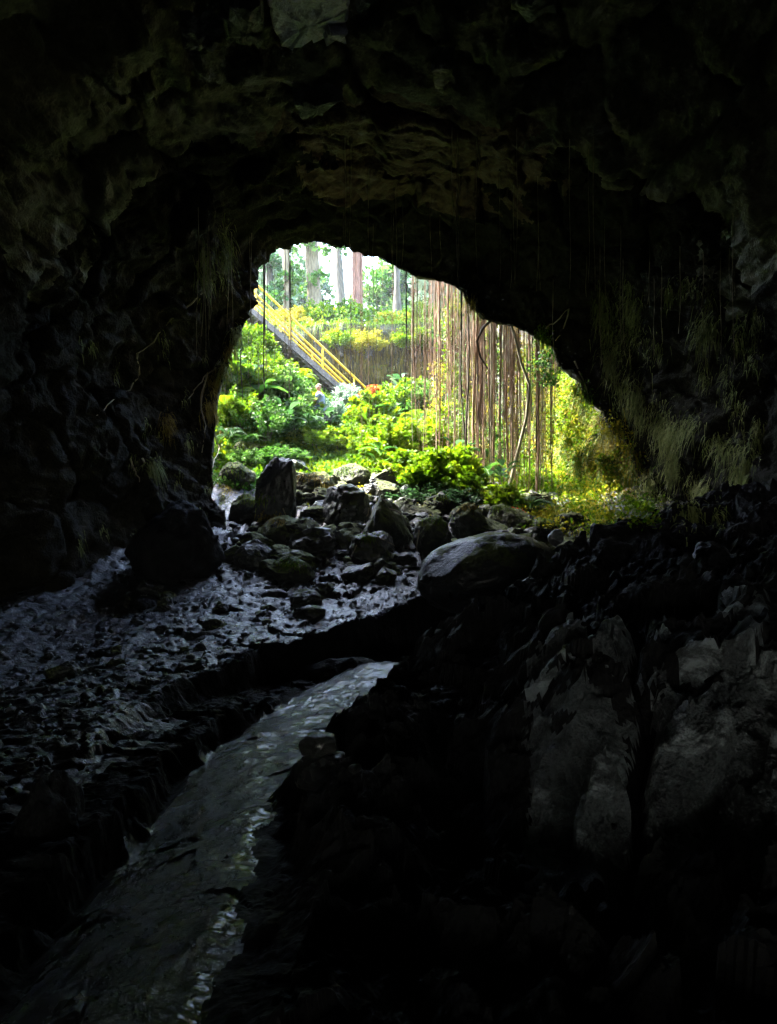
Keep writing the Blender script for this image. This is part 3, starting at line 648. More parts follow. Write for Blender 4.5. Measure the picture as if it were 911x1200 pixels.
for a in [(262, 470, 40, 62), (285, 432, 46, 58), (300, 470, 60, 66), (330, 488, 62, 62), (282, 505, 56, 56), (312, 520, 66, 60), (346, 520, 60, 58), (268, 445, 44, 50), (345, 470, 50, 36), (300, 420, 46, 40), (322, 448, 52, 40), (360, 498, 40, 40)]:
    shrub(*a, 'green' if rng.random() < .5 else 'lime', 'green leafy bush on the left slope, ' + next(LW), gl)
for k, (px, py, a_, b_) in enumerate([(312, 432, 34, 26), (334, 450, 34, 26), (356, 468, 34, 26), (384, 486, 34, 24), (408, 492, 30, 22)]):
    shrub(px, py, a_, b_, 'green' if k % 2 else 'lime', ['highest', 'second highest', 'middle', 'second lowest', 'lowest'][k] + ' of the small plants growing up over the stair side', Y=27.6)
shrub(392, 500, 36, 38, 'pale', 'pale green long-leaved plant just right of the seated person')
shrub(408, 480, 34, 34, 'pale', 'pale silvery leafed plant below the lower end of the yellow railings')
shrub(366, 530, 60, 40, 'lime', 'low yellow green bush at the head of the rubble, below the person')
shrub(398, 532, 44, 34, 'lime', 'small lime bush beside the brown rock at the top of the rubble')
shrub(330, 545, 60, 26, 'green', 'low creeping green plant above the tall flat-topped block')
shrub(290, 548, 50, 26, 'green', 'low creeping green plant at the left edge of the rubble')
gm_ = 'bushes of the bright thicket in the middle'
LM = iter(['in the second row from the left', 'behind the centre', 'tallest, near the hanging roots', 'at its left end', 'front, left of centre', 'front centre', 'front, touching the hanging roots', 'low at the foot of the roots', 'lowest, above the dark shaded plants', 'low in front on the rocks', 'at the back beside the railings', 'at the back below the dark overhang', 'at the back right among the roots', 'small one at the far right end'])
for a in [(438, 515, 60, 60), (470, 505, 66, 64), (500, 512, 64, 66), (426, 540, 52, 52), (458, 548, 70, 66), (492, 552, 74, 70), (524, 548, 60, 70), (536, 580, 58, 62), (508, 580, 66, 58), (474, 568, 62, 44), (448, 492, 46, 44), (484, 480, 44, 40), (520, 510, 44, 50), (548, 590, 40, 40)]:
    shrub(*a, 'lime' if rng.random() < .8 else 'green', 'lime leafy bush of the bright thicket, ' + next(LM), gm_)
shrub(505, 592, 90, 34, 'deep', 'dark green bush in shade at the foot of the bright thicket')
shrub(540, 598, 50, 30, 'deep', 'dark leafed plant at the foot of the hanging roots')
shrub(510, 492, 34, 40, 'pale', 'whitish leafed plant between the thicket and the hanging roots')
shrub(530, 520, 34, 44, 'pale', 'pale variegated plant behind the hanging roots')
shrub(566, 545, 30, 34, 'yellow', 'yellow leafed plant seen between the thick hanging roots')
shrub(572, 500, 30, 36, 'yellow', 'yellow leafed plant higher up behind the hanging roots')
shrub(556, 592, 44, 26, 'yellow', 'yellow broad-leaved plant at the foot of the root curtain')
shrub(590, 600, 46, 36, 'lime', 'lime green seedling clump on the rocks right of the root curtain')
shrub(602, 608, 30, 16, 'orange', 'low plant with reddish leaves on the flat-topped dark slab')
shrub(440, 470, 30, 20, 'orange', 'small orange leafed sprig by the end of the railings', Y=27.5)
# ferns
fernP.append(make_fern(705, 9, 1.0, 'deep', 'arching fern'))
for k in range(26):
    px, py = (rng.uniform(262, 400), rng.uniform(410, 545)) if k % 2 else (rng.uniform(405, 590), rng.uniform(455, 590)); p, n = pick(px, py)
    if p is None or (px < 420 and py < 350 + .85 * (px - 250)): continue
    put(fernP[k % 3], USED, p + Vector((0, 0, rng.uniform(.3, .9))), rng.uniform(.6, 1.2), rng.uniform(0, 6), 'fern fronds poking out ' + ('of the left slope bushes' if px < 402 else 'of the bright thicket') + (', high up' if py < 480 else ', half way down' if py < 530 else ', low down'), 'ferns among the bushes')
BL = []
for k in range(3):                                   # broad-leaved plants: each big leaf a part
    r = np.random.default_rng(820 + k); root = empty('broad_leaf_plant', (0, 0, 0)); tag(root, 'broad-leaved plant', 'plant'); t = np.linspace(0, 1, 6)
    for q in range(12):
        az = q * 2.4 + r.random(); L = r.uniform(.35, .6); el = r.uniform(.2, 1.1); h0 = r.uniform(.15, .8); o = np.array([math.cos(az), math.sin(az), 0]); sd_ = np.array([-o[1], o[0], 0])
        c = np.array([0, 0, h0]) + o * .15 + o[None] * (L * t * math.cos(el))[:, None] + np.array([0, 0, 1])[None] * (L * t * math.sin(el) - .45 * L * t ** 2)[:, None]; wd_ = L * .24 * np.sin(np.pi * (t * .92 + .06))
        V = np.concatenate([c - sd_ * wd_[:, None] + [0, 0, .03], c, c + sd_ * wd_[:, None] + [0, 0, .03]]); F = [(i_ + a_, i_ + 1 + a_, i_ + 7 + a_, i_ + 6 + a_) for a_ in (0, 6) for i_ in range(5)]
        obj('leaf', mesh('leaf', V, F, MAT[('green', 'deep', 'lime')[k]], True, np.full(18, r.random())), root)
    BL.append(root)
for k, (px, py, s_) in enumerate([(300, 500, 1.5), (335, 525, 1.2), (278, 478, 1.4), (352, 500, 1.2), (385, 520, 1.0), (430, 530, 1.2), (460, 520, 1.5), (486, 540, 1.2), (515, 530, 1.4), (445, 562, .9), (535, 570, 1.0), (550, 520, 1.3), (575, 560, 1.2), (590, 590, .8), (610, 570, .8), (506, 470, 1.3), (470, 480, 1.2), (560, 470, 1.2)]):
    p, n = pick(px, py)
    if p: put(BL[k % 3], USED, p + Vector((0, 0, .35)), s_, rng.uniform(0, 6), ('dark ' if k % 3 == 1 else 'bright ' if k % 3 == 2 else 'mid-green ') + 'broad-leaved plant ' + ['in the upper left slope', 'low on the left slope', 'by the left rock edge', 'below the person', 'right of the person, low', 'at the left of the thicket', 'in the thicket centre', 'in the lower thicket', 'at the right of the thicket', 'at the thicket foot', 'at the foot of the left roots', 'behind the left roots', 'behind the middle roots', 'at the foot of the right roots', 'beside the mossy wall', 'high behind the thicket', 'at the back of the thicket', 'behind the middle roots, high up'][k])
for (px, py, s_, kd, lb) in [(492, 425, 1.7, 1, 'arching fern standing before the dark overhang of the far cliff'), (448, 440, 1.3, 0, 'fern at the top left of the bright thicket'), (515, 440, 1.5, 1, 'fern beside the upper hanging roots'),
                             (405, 505, 1.0, 0, 'fern over the brown rock above the rubble'), (575, 585, .9, 0, 'fern between the root curtain and the mossy wall'), (620, 600, .8, 1, 'fern at the foot of the mossy wall')]:
    p, n = pick(px, py)
    if p: put(fernP[kd], USED, p, s_, rng.uniform(0, 6), lb)

# ground cover and grass nobody could count
def ground_cover(name, n, pos, size, mat, seed):
    r = np.random.default_rng(seed); P = pos(r, n); D = r.normal(size=(n, 3)) * .6 + [0, 0, 1]
    V, F = leaves(r, P, D, size); v = np.repeat(np.clip(.5 + .8 * fbm(P * 1.2, 2) + r.normal(size=n) * .2, 0, 1), 4)
    return tag(obj(name, mesh(name, V, F, MAT[mat], False, v)), kind='stuff')
def on_floor(x0, x1, y0, y1):
    def f(r, n):
        x = r.uniform(x0, x1, n); y = r.uniform(y0, y1, n); return np.stack([x, y, ground(x, y) + r.uniform(-.02, .14, n)], 1)
    return f
ground_cover('ground_cover', 42000, on_floor(-9, 5, 20.0, 32), .13, 'lime', 1)
ground_cover('ground_cover', 16000, on_floor(-8, -1.5, 18.8, 25), .10, 'green', 2)
def blades(r, P, D, L, w_, sag):
    n = len(P); t = np.array([0, .35, .7, 1.0]); D = unit(D); sd = unit(np.cross(D, [0, 0, 1.]) + r.normal(size=(n, 3)) * .3); V = []
    for k, q in enumerate(t):
        c = P + D * (L * q)[:, None] - np.array([0, 0, 1]) * (sag * L * q ** 2)[:, None]; ww = w_ * (1 - .85 * q)
        V += [c - sd * ww, c + sd * ww]
    V = np.stack(V, 1); b = np.arange(n)[:, None] * 8
    F = np.concatenate([b + np.array([0, 1, 3, 2]), b + np.array([2, 3, 5, 4]), b + np.array([4, 5, 7, 6])]); return V.reshape(-1, 3), F
r = np.random.default_rng(5); n = 4200                              # grass along the rim of the pit, hanging over its edge
a = r.uniform(-.05, 3.3, n); a = np.where(r.random(n) < .8, r.uniform(.35, 2.4, n), a); rim = np.interp(a, ang, rad, period=2 * math.pi); dd = np.abs(r.normal(size=n)) * .9 - .25
x = rc[0] + (rim + dd) * np.cos(a); y = rc[1] + (rim + dd) * np.sin(a); P = np.stack([x, y, rimz(x, y) + .02 * dd], 1)
inw = np.stack([-np.cos(a), -np.sin(a), 0 * a], 1); D = inw * r.uniform(.1, .9, n)[:, None] + r.normal(size=(n, 3)) * .35 + [0, 0, .7]
gq = np.clip(1.1 + 1.6 * fbm(P * 1.3, 3), .3, 2.2); V, F = blades(r, P, D, r.uniform(.15, .5, n) * gq * (1 + .7 * (dd < .1)), .011, r.uniform(.5, 1.9, n)); v = np.repeat(r.random(n), 8)
tag(obj('grass', mesh('grass', V, F, MAT['lime'], False, .2 + v * .8)), kind='stuff')
ground_cover('rim_plants', 26000, lambda r, n: (lambda a, d: np.stack([rc[0] + (np.interp(a, ang, rad, period=2 * math.pi) + d) * np.cos(a), rc[1] + (np.interp(a, ang, rad, period=2 * math.pi) + d) * np.sin(a), 8.3 + .03 * d + r.uniform(-.5, .9, n) * (.5 + .5 * np.sin(d * 2.1 + a * 9))], 1))(r.uniform(.2, 3.0, n), r.uniform(-.15, 9, n)), .15, 'lime', 3)
# stringy growth hanging down the far cliff
n = 4200; a = r.uniform(.95, 2.1, n); rim = np.interp(a, ang, rad, period=2 * math.pi) - .1 + r.uniform(-.2, .3, n)
P = np.stack([rc[0] + rim * np.cos(a), rc[1] + rim * np.sin(a), 8.2 - r.random(n) ** 1.3 * 2.2], 1); D = r.normal(size=(n, 3)) * .12 + [0, 0, -1]
V, F = blades(r, P, D, r.uniform(.2, 1.1, n), .012, .0 * r.random(n)); tag(obj('hanging_growth', mesh('hanging_growth', V, F, MAT['mosslf'], False, np.repeat(r.random(n), 8))), kind='stuff')

# shrubs on the rim
def at_rim(px, py, Y): return at(px, py, Y)
for (px, py, Y, wp_, hp_, kd, lb) in [
    (342, 392, 34, 46, 34, 'yellow', 'yellow green bush on the rim behind the upper railings'), (375, 385, 35, 50, 36, 'lime', 'lime bush on the rim below the leaning grey trunk'),
    (405, 388, 35, 50, 40, 'lime', 'bright bush at the foot of the two middle trunks'), (446, 372, 36, 34, 34, 'orange', 'orange leafed bush on the rim right of the reddish trunk'),
    (472, 366, 37, 30, 30, 'orange', 'red and orange leafed bush under the thin dark trunk'), (460, 392, 34.5, 50, 30, 'yellow', 'yellow green tuft on the rim above the dark overhang'),
    (495, 388, 35, 46, 40, 'lime', 'lime bush on the rim left of the root curtain'), (520, 378, 36, 46, 46, 'pale', 'pale leafed bush on the rim behind the root curtain'),
    (545, 392, 35, 50, 46, 'yellow', 'yellow leafed bush on the rim behind the thick hanging roots'), (580, 400, 34, 56, 56, 'pale', 'pale shrub on the rim seen through the root curtain'),
    (400, 412, 32.2, 44, 34, 'lime', 'lime bush spilling over the cliff edge beside the middle of the railings'), (432, 414, 32.0, 40, 30, 'yellow', 'yellow bush spilling over the cliff edge above the dark overhang'),
    (486, 412, 32.0, 50, 32, 'lime', 'lime bush at the cliff edge right of the dark overhang'), (520, 412, 32.0, 40, 36, 'green', 'green bush at the cliff edge behind the left curtain of roots'),
    (610, 420, 33, 56, 50, 'green', 'green shrub at the top of the right pit wall'), (500, 372, 39, 44, 44, 'green', 'green bush farther back behind the rim, left of the root curtain'),
    (430, 360, 40, 60, 40, 'green', 'green bush beyond the reddish trunk'), (386, 362, 42, 60, 38, 'pale', 'pale green bush far back between the two left trunks')]:
    shrub(px, py, wp_, hp_, kd, lb, Y=Y)

# ------------------------------------------------------------------ trees
def tree(px, pyb, Y, H, r0, lean, bark, crownmat, lab, seed, cz=.55, cw=2.4, n=3800, ls=.26, low=0, bow=.2, group=None, fringe=0):
    n = int(n * .5)
    r = np.random.default_rng(seed); p = at(px, pyb, Y); root = empty('tree', p); tag(root, lab, 'tree', group)
    t = np.linspace(0, 1, 14); pts = np.stack([lean * H * t + bow * np.sin(t * 5 + seed) * t * .8, .1 * bow * np.sin(t * 4), -.4 + (H + .4) * t], 1)
    rad_ = r0 * (1 - .62 * t) * (1 + .35 * np.exp(-t * 18)); rad_ = rad_ * (1 + .07 * r.normal(size=14)); V, F = tube(pts, rad_, 12)
    V = V + (.12 * r0 * fbm(V * 5, 2))[:, None] * unit(r.normal(size=V.shape)) * .5
    tr = obj('trunk', mesh('trunk', V, F, MAT[bark]), root); cen, rads = [], []
    for k in range(8):
        q = r.uniform(cz, .98); b = np.array([np.interp(q, t, pts[:, j]) for j in range(3)]); az = k * 2.4 + r.random(); L = cw * r.uniform(.5, 1)
        e = b + np.array([math.cos(az) * L, math.sin(az) * L, L * r.uniform(.2, .8)]); m_ = (b + e) / 2 + [0, 0, .15]
        V, F = tube([b, m_, e], [r0 * .3, r0 * .18, r0 * .06], 6); obj('limb', mesh('limb', V, F, MAT[bark]), root)
        for q_ in (.5, .8, 1.0): cen.append(b + (e - b) * q_ + r.normal(size=3) * .25); rads.append(cw * r.uniform(.16, .32))
    for k in range(low): q = r.uniform(.12, cz); b = np.array([np.interp(q, t, pts[:, j]) for j in range(3)]); cen.append(b + r.normal(size=3) * [.6, .4, .3]); rads.append(r.uniform(.3, .6))
    V, F, a = cloud(r, cen, rads, n, ls, .2); obj('crown', mesh('crown', V, F, MAT[crownmat], False, a), root)
    if fringe:
        P = np.stack([np.interp(u_ := r.uniform(.05, .75, fringe), t, pts[:, j]) for j in range(3)], 1); az = r.uniform(0, 6.28, fringe); P[:, 0] += np.cos(az) * r0 * .85; P[:, 1] += np.sin(az) * r0 * .85
        V, F = blades(r, P, np.stack([np.cos(az) * .4, np.sin(az) * .4, -1 + 0 * az], 1), r.uniform(.15, .5, fringe), .02, 0 * az + .2); obj('bark_fringe', mesh('bark_fringe', V, F, MAT['bark_red'], False), root)
    return root
tree(371, 392, 36, 12, .40, -.055, 'bark_grey', 'green', 'leaning pale grey trunk with climbing leaves, behind the top of the railings', 1, low=12, cz=.5, bow=.1)
tree(336, 392, 35, 12, .20, .0, 'bark_grey', 'green', 'slim pale trunk wrapped in creepers at the far left of the opening', 2, low=10, cz=.45)
tree(318, 388, 36, 12, .22, -.02, 'bark_dark', 'deep', 'slim dark trunk hung with leaves next to the left rock edge', 3, low=12, cz=.4)
tree(402, 378, 40, 13, .24, -.045, 'bark_dark', 'green', 'slender dark trunk leaning left against the white sky', 4, low=4, cz=.62, bow=.3)
tree(419, 388, 36, 13, .30, -.0, 'bark_red', 'green', 'straight reddish shaggy-barked trunk against the white sky', 5, cz=.55, bow=.05, fringe=500)
tree(466, 366, 42, 12, .20, -.02, 'bark_dark', 'green', 'short dark trunk above the orange leafed bushes', 6, cz=.45, low=3)
tree(505, 372, 40, 11, .22, .02, 'bark_grey', 'palegreen', 'pale trunk half hidden by the left edge of the root curtain', 7, cz=.35, low=6)
tree(560, 380, 40, 11, .26, .03, 'bark_grey', 'palegreen', 'pale trunk behind the middle of the root curtain', 8, cz=.3, low=8)
k = 0
protoT = []
for k in range(4):
    r = np.random.default_rng(900 + k); root = empty('tree', (0, 0, 0)); tag(root, 'far tree', 'tree')
    V, F = tube([[0, 0, -1], [.2, 0, 3], [0, .1, 7]], [.3, .22, .1], 6); obj('trunk', mesh('trunk', V, F, MAT['bark_dark']), root)
    cen = np.stack([r.normal(size=22) * 1.7, r.normal(size=22) * 1.7, r.uniform(1.5, 9, 22)], 1); cen[:, :2] *= (1.2 - cen[:, 2:3] / 14)
    V, F, a = cloud(r, cen, r.uniform(.8, 1.7, 22), 3800, .42, .1); obj('crown', mesh('crown', V, F, MAT[('green', 'deep', 'palegreen', 'green')[k]], False, a), root)
    protoT.append(root)
TT = [(285, 70, 1.3), (310, 60, 1.25), (330, 74, 1.5), (350, 62, 1.15), (366, 80, .9), (404, 90, .8), (436, 74, .75), (470, 50, .8), (486, 54, .9), (505, 50, .85), (322, 48, .8), (303, 50, .85), (452, 76, 1.25), (470, 60, 1.0), (488, 70, 1.3), (506, 58, 1.2), (524, 66, 1.5), (545, 60, 1.4), (566, 70, 1.6), (590, 58, 1.4), (615, 64, 1.5), (640, 70, 1.4), (255, 64, 1.3)]
for k, (px, Y, s_) in enumerate(TT):
    p = at(px, 600, Y); put(protoT[k % 4], USED, (p.x, Y, 9.4), s_, rng.uniform(0, 6), 'distant leafy tree beyond the rim, ' + ('behind the left trunks' if px < 380 else 'against the sky between the trunks' if px < 450 else 'above the orange bushes' if px < 500 else 'behind the root curtain'), 'distant trees beyond the rim')

# ------------------------------------------------------------------ stair with yellow railings
P0 = at(424, 478, 30.0); P1 = at(292, 354, 28.0); dv_ = P1 - P0; run = Vector((dv_.x, dv_.y, 0)); Lr = run.length; ux = run.normalized(); uy = Vector((-ux.y, ux.x, 0))
if uy.y < 0: uy = -uy
st = empty('staircase', P0); tag(st, 'steep concrete stair climbing left out of the pit', 'stairs')
rl = empty('railing', P0); tag(rl, 'yellow painted tubular handrails on both sides of the concrete stair', 'railing')
def loc_(d, z, wv): return ux * d + uy * wv + Vector((0, 0, z))
ns = 24; rise = dv_.z / ns; tread = Lr / ns; W_ = 1.1
def obox(name, d0, d1, w0, w1, z0a, z0b, z1a, z1b, mat, par):
    """prism along the stair: bottom z0 and top z1 given at both ends"""
    V = [loc_(d0, z0a, w0), loc_(d1, z0b, w0), loc_(d1, z0b, w1), loc_(d0, z0a, w1), loc_(d0, z1a, w0), loc_(d1, z1b, w0), loc_(d1, z1b, w1), loc_(d0, z1a, w1)]
    F = [(0, 3, 2, 1), (4, 5, 6, 7), (0, 1, 5, 4), (1, 2, 6, 5), (2, 3, 7, 6), (3, 0, 4, 7)]
    return obj(name, mesh(name, [v[:] for v in V], F, mat, False), par)
for sd_ in (0, 1): obox('side_wall', -.3, Lr + .3, -.12 if sd_ == 0 else W_, 0 if sd_ == 0 else W_ + .12, -.34, dv_.z - .17, -.08, dv_.z + .09, MAT['concrete'], st)
for k in range(ns): obox('step', k * tread, (k + 1) * tread + .03, .004, W_ - .004, k * rise - .3, k * rise - .3 + .1, k * rise, k * rise, MAT['concrete'], st)
def rail(name, w0, off, r_, ext=(0, 0)):
    a = loc_(-.15 - ext[0], off - rise * .5, w0); b = loc_(Lr + .6 + ext[1], off + dv_.z * (1 + .6 / Lr), w0); V, F = tube([a[:], ((a + b) / 2)[:], b[:]], r_ * 1.8, 8); return obj(name, mesh(name, V, F, MAT['yellow']), rl)
for w0 in (-.06, W_ + .06):
    rail('top_rail', w0, .90, .026); rail('middle_rail', w0, .50, .022); rail('bottom_rail', w0, .10, .018)
    for k in range(4):
        d = .35 + k * (Lr - .6) / 3; z = dv_.z * d / Lr; V, F = tube([loc_(d, z - .2, w0)[:], loc_(d, z + .45, w0)[:], loc_(d, z + .91, w0)[:]], .036, 8); obj('post', mesh('post', V, F, MAT['yellow']), rl)

# ------------------------------------------------------------------ person among the greenery by the stair
def skin(name, nodes, edges, mat, par, sub=2):
    me = bpy.data.meshes.new(name); me.from_pydata([n_[0] for n_ in nodes], edges, []); o = bpy.data.objects.new(name, me); C.objects.link(o)
    o.modifiers.new('s', 'SKIN'); sl = me.skin_vertices[0].data if me.skin_vertices else None
    if sl is None:
        me.skin_vertices.new() if hasattr(me.skin_vertices, 'new') else None; sl = me.skin_vertices[0].data
    for k, n_ in enumerate(nodes): sl[k].radius = n_[1] if isinstance(n_[1], tuple) else (n_[1], n_[1])
    sl[0].use_root = True
    ss = o.modifiers.new('u', 'SUBSURF'); ss.levels = sub; ss.render_levels = sub
    dg = bpy.context.evaluated_depsgraph_get(); m2 = bpy.data.meshes.new_from_object(o.evaluated_get(dg)); bpy.data.objects.remove(o); m2.name = name
    m2.materials.clear(); m2.materials.append(mat)
    for p_ in m2.polygons: p_.use_smooth = True
    return obj(name, m2, par)
pp = at(376, 497, 24.6); pe = empty('person', pp, R(-15)); tag(pe, 'person in pale blue shirt and dark shorts sitting among bushes below the stair', 'person')
# seated figure, pelvis at 0.5 m, facing left and slightly towards the viewer; x = left in view is -x
nodes = [((0, 0, .50), (.15, .13)), ((0, 0, .66), (.14, .11)), ((-.02, 0, .84), (.16, .11)), ((-.03, 0, .98), (.15, .09)), ((-.04, 0, 1.06), .055), ((-.06, 0, 1.12), .052),
         ((-.07, 0, 1.19), (.085, .095)), ((-.075, 0, 1.27), (.082, .095)), ((-.07, 0, 1.32), (.05, .06)),
         ((-.10, -.10, .50), .085), ((-.46, -.14, .52), .062), ((-.46, -.14, .30), .055), ((-.44, -.14, .08), .038), ((-.56, -.16, .04), .035),
         ((-.10, .10, .50), .085), ((-.46, .14, .54), .062), ((-.50, .15, .30), .055), ((-.48, .15, .08), .038), ((-.60, .17, .04), .035),
         ((-.03, -.19, .98), .055), ((-.08, -.27, .76), .042), ((-.28, -.22, .66), .032), ((-.33, -.21, .65), .026),
         ((-.03, .19, .98), .055), ((-.08, .27, .76), .042), ((-.28, .22, .68), .032), ((-.33, .21, .67), .026)]
edges = [(0, 1), (1, 2), (2, 3), (3, 4), (4, 5), (5, 6), (6, 7), (7, 8), (0, 9), (9, 10), (10, 11), (11, 12), (12, 13), (0, 14), (14, 15), (15, 16), (16, 17), (17, 18), (3, 19), (19, 20), (20, 21), (21, 22), (3, 23), (23, 24), (24, 25), (25, 26)]
body = skin('body', nodes, edges, MAT['skin'], pe)
for sg, z0 in ((-1, .65), (1, .67)):                       # hands resting on the knees: palm, thumb and four fingers
    hn = [((-.33, sg * .21, z0), (.024, .018)), ((-.385, sg * .205, z0 - .012), (.036, .016))]; he = [(0, 1)]
    for k, (dy, L) in enumerate(((-.030, .062), (-.010, .074), (.010, .070), (.030, .055))):
        n0 = len(hn); hn += [((-.41, sg * .205 + dy, z0 - .016), .009), ((-.41 - L * .6, sg * .205 + dy * 1.1, z0 - .024), .008), ((-.41 - L, sg * .205 + dy * 1.15, z0 - .045), .007)]; he += [(1, n0), (n0, n0 + 1), (n0 + 1, n0 + 2)]
    n0 = len(hn); hn += [((-.365, sg * .205 - sg * .045, z0 - .015), .011), ((-.40, sg * .205 - sg * .068, z0 - .03), .009)]; he += [(0, n0), (n0, n0 + 1)]
    skin('hand', hn, he, MAT['skin'], pe, 1)
skin('shirt', [((0, 0, .60), (.165, .145)), ((0, 0, .74), (.165, .13)), ((-.02, 0, .88), (.178, .128)), ((-.03, 0, .985), (.15, .10)), ((-.03, -.19, .975), .075), ((-.065, -.245, .84), .062), ((-.03, .19, .975), .075), ((-.065, .245, .84), .062)], [(0, 1), (1, 2), (2, 3), (3, 4), (4, 5), (3, 6), (6, 7)], MAT['shirt'], pe)
skin('shorts', [((0, 0, .54), (.17, .15)), ((-.06, -.10, .50), .115), ((-.36, -.135, .52), .09), ((-.06, .10, .50), .115), ((-.36, .135, .535), .09)], [(0, 1), (1, 2), (0, 3), (3, 4)], MAT['shorts'], pe)
skin('hair', [((-.045, 0, 1.28), (.085, .10)), ((-.03, 0, 1.34), (.07, .085))], [(0, 1)], MAT['hair'], pe)
for nm_, loc2, sz in (('nose', (-.165, 0, 1.225), (.018, .012, .022)), ('ear', (-.06, .093, 1.23), (.02, .012, .032)), ('ear', (-.06, -.093, 1.23), (.02, .012, .032)), ('eye', (-.150, .032, 1.25), (.012, .014, .01)), ('eye', (-.150, -.032, 1.25), (.012, .014, .01)), ('mouth', (-.150, 0, 1.18), (.012, .028, .008))):
    V, F = ico(2); obj(nm_, mesh(nm_, V * sz, F, MAT['hair'] if nm_ == 'eye' else MAT['skin']), pe, loc2)
V, F = rock(77, 3); o = obj('boulder', mesh('boulder', V * [.42, .36, .30], F, MAT['mossy'], False), loc=pp + Vector((.02, 0, .13))); tag(o, 'mossy rock the seated person sits on', 'boulder')

# ------------------------------------------------------------------ hanging roots
def root_top(x, y):
    h = BV.ray_cast(Vector((x, y, 1.5)), Vector((0, 0, 1))); return h[0].z + .1 if h[0] else 9.4
def hroot(px, Y, pyb, rad_, mat, lab, group=None, cat='aerial root', sway=.10, seed=0, dxb=0., name='hanging_root'):
    r = np.random.default_rng(seed); b = at(px, pyb, Y); zt = root_top(b.x, Y); n = 12; t = np.linspace(0, 1, n); ph = r.uniform(0, 6, 4)
    x = sway * (np.sin(t * 3 + ph[0]) * .5 + .3 * np.sin(t * 9 + ph[1])) * t + dxb * t; y = sway * np.sin(t * 4 + ph[2]) * .5 * t
    pts = np.stack([x, y, (b.z - zt) * t], 1); V, F = tube(pts, rad_ * (1 - .45 * t) * (1 + .15 * r.normal(size=n)), 5)
    return tag(obj(name, mesh(name, V, F, MAT[mat]), loc=(b.x, Y, zt)), lab, cat, group)
sd = 0
def curtain(n, x0, x1, Y0, Y1, yb0, yb1, r0, r1, mats, where, group, sway=.12, dens=None):
    global sd
    cl_ = rng.uniform(x0, x1, max(3, n // 6))
    for k in range(n):
        sd += 1; px = cl_[rng.integers(len(cl_))] + rng.normal() * (x1 - x0) * .035 if rng.random() < .72 else rng.uniform(x0, x1)
        if px < x0 or px > x1 or x0 < 490: px = x0 + (x1 - x0) * rng.random() ** .5
        m_ = mats[rng.integers(len(mats))]; u = rng.random() ** 1.9; pb = yb1 + (yb0 - yb1) * u; rr_ = r0 + (r1 - r0) * rng.random() ** 1.8
        lb = ('long' if u < .3 else ('shorter' if u > .7 else 'mid-length')) + ' ' + ('thick' if rr_ > (r0 + r1) / 2 else 'thin') + ' ' + {'root': 'reddish brown', 'root_pale': 'pale buff', 'root_dark': 'dark'}[m_] + ' root ' + where
        hroot(px, rng.uniform(Y0, Y1), pb, rr_, m_, ' '.join(lb.split()[:16]), group, seed=sd, sway=sway * .7)
curtain(54, 482, 545, 19.2, 21.4, 400, 560, .007, .024, ['root', 'root', 'root_pale'], 'hanging over the right of the thicket', 'roots of the left curtain')
curtain(84, 545, 582, 19.3, 21.6, 440, 590, .007, .028, ['root', 'root', 'root', 'root_dark', 'root_pale'], 'in the middle of the root curtain', 'roots of the middle curtain')
curtain(96, 580, 652, 19.3, 21.8, 430, 592, .007, .027, ['root', 'root', 'root_pale', 'root_dark'], 'in the right part of the root curtain', 'roots of the right curtain')
curtain(16, 268, 345, 18.4, 19.2, 400, 470, .007, .012, ['root_dark'], 'hanging in front of the left slope', 'thin roots in the left of the mouth', .05)
curtain(16, 380, 500, 18.4, 19.2, 360, 520, .006, .010, ['root', 'root_dark'], 'hanging across the middle of the mouth', 'thin roots in the middle of the mouth', .05)
fb = []
for k in range(240):
    px = 480 + 175 * rng.random() ** .75; Y = rng.uniform(19.2, 22.0); b = at(px, rng.uniform(380, 590), Y); zt = root_top(b.x, Y); t = np.linspace(0, 1, 9); ph = rng.uniform(0, 6); am = rng.uniform(.02, .14)
    fb.append(tube(np.stack([b.x + am * np.sin(t * rng.uniform(3, 9) + ph) * t, Y + am * .5 * np.cos(t * 5 + ph), zt + (b.z - zt) * t], 1), rng.uniform(.003, .007), 3))
V, F = join(fb); tag(obj('root_fibres', mesh('root_fibres', V, F, MAT['root'])), kind='stuff')
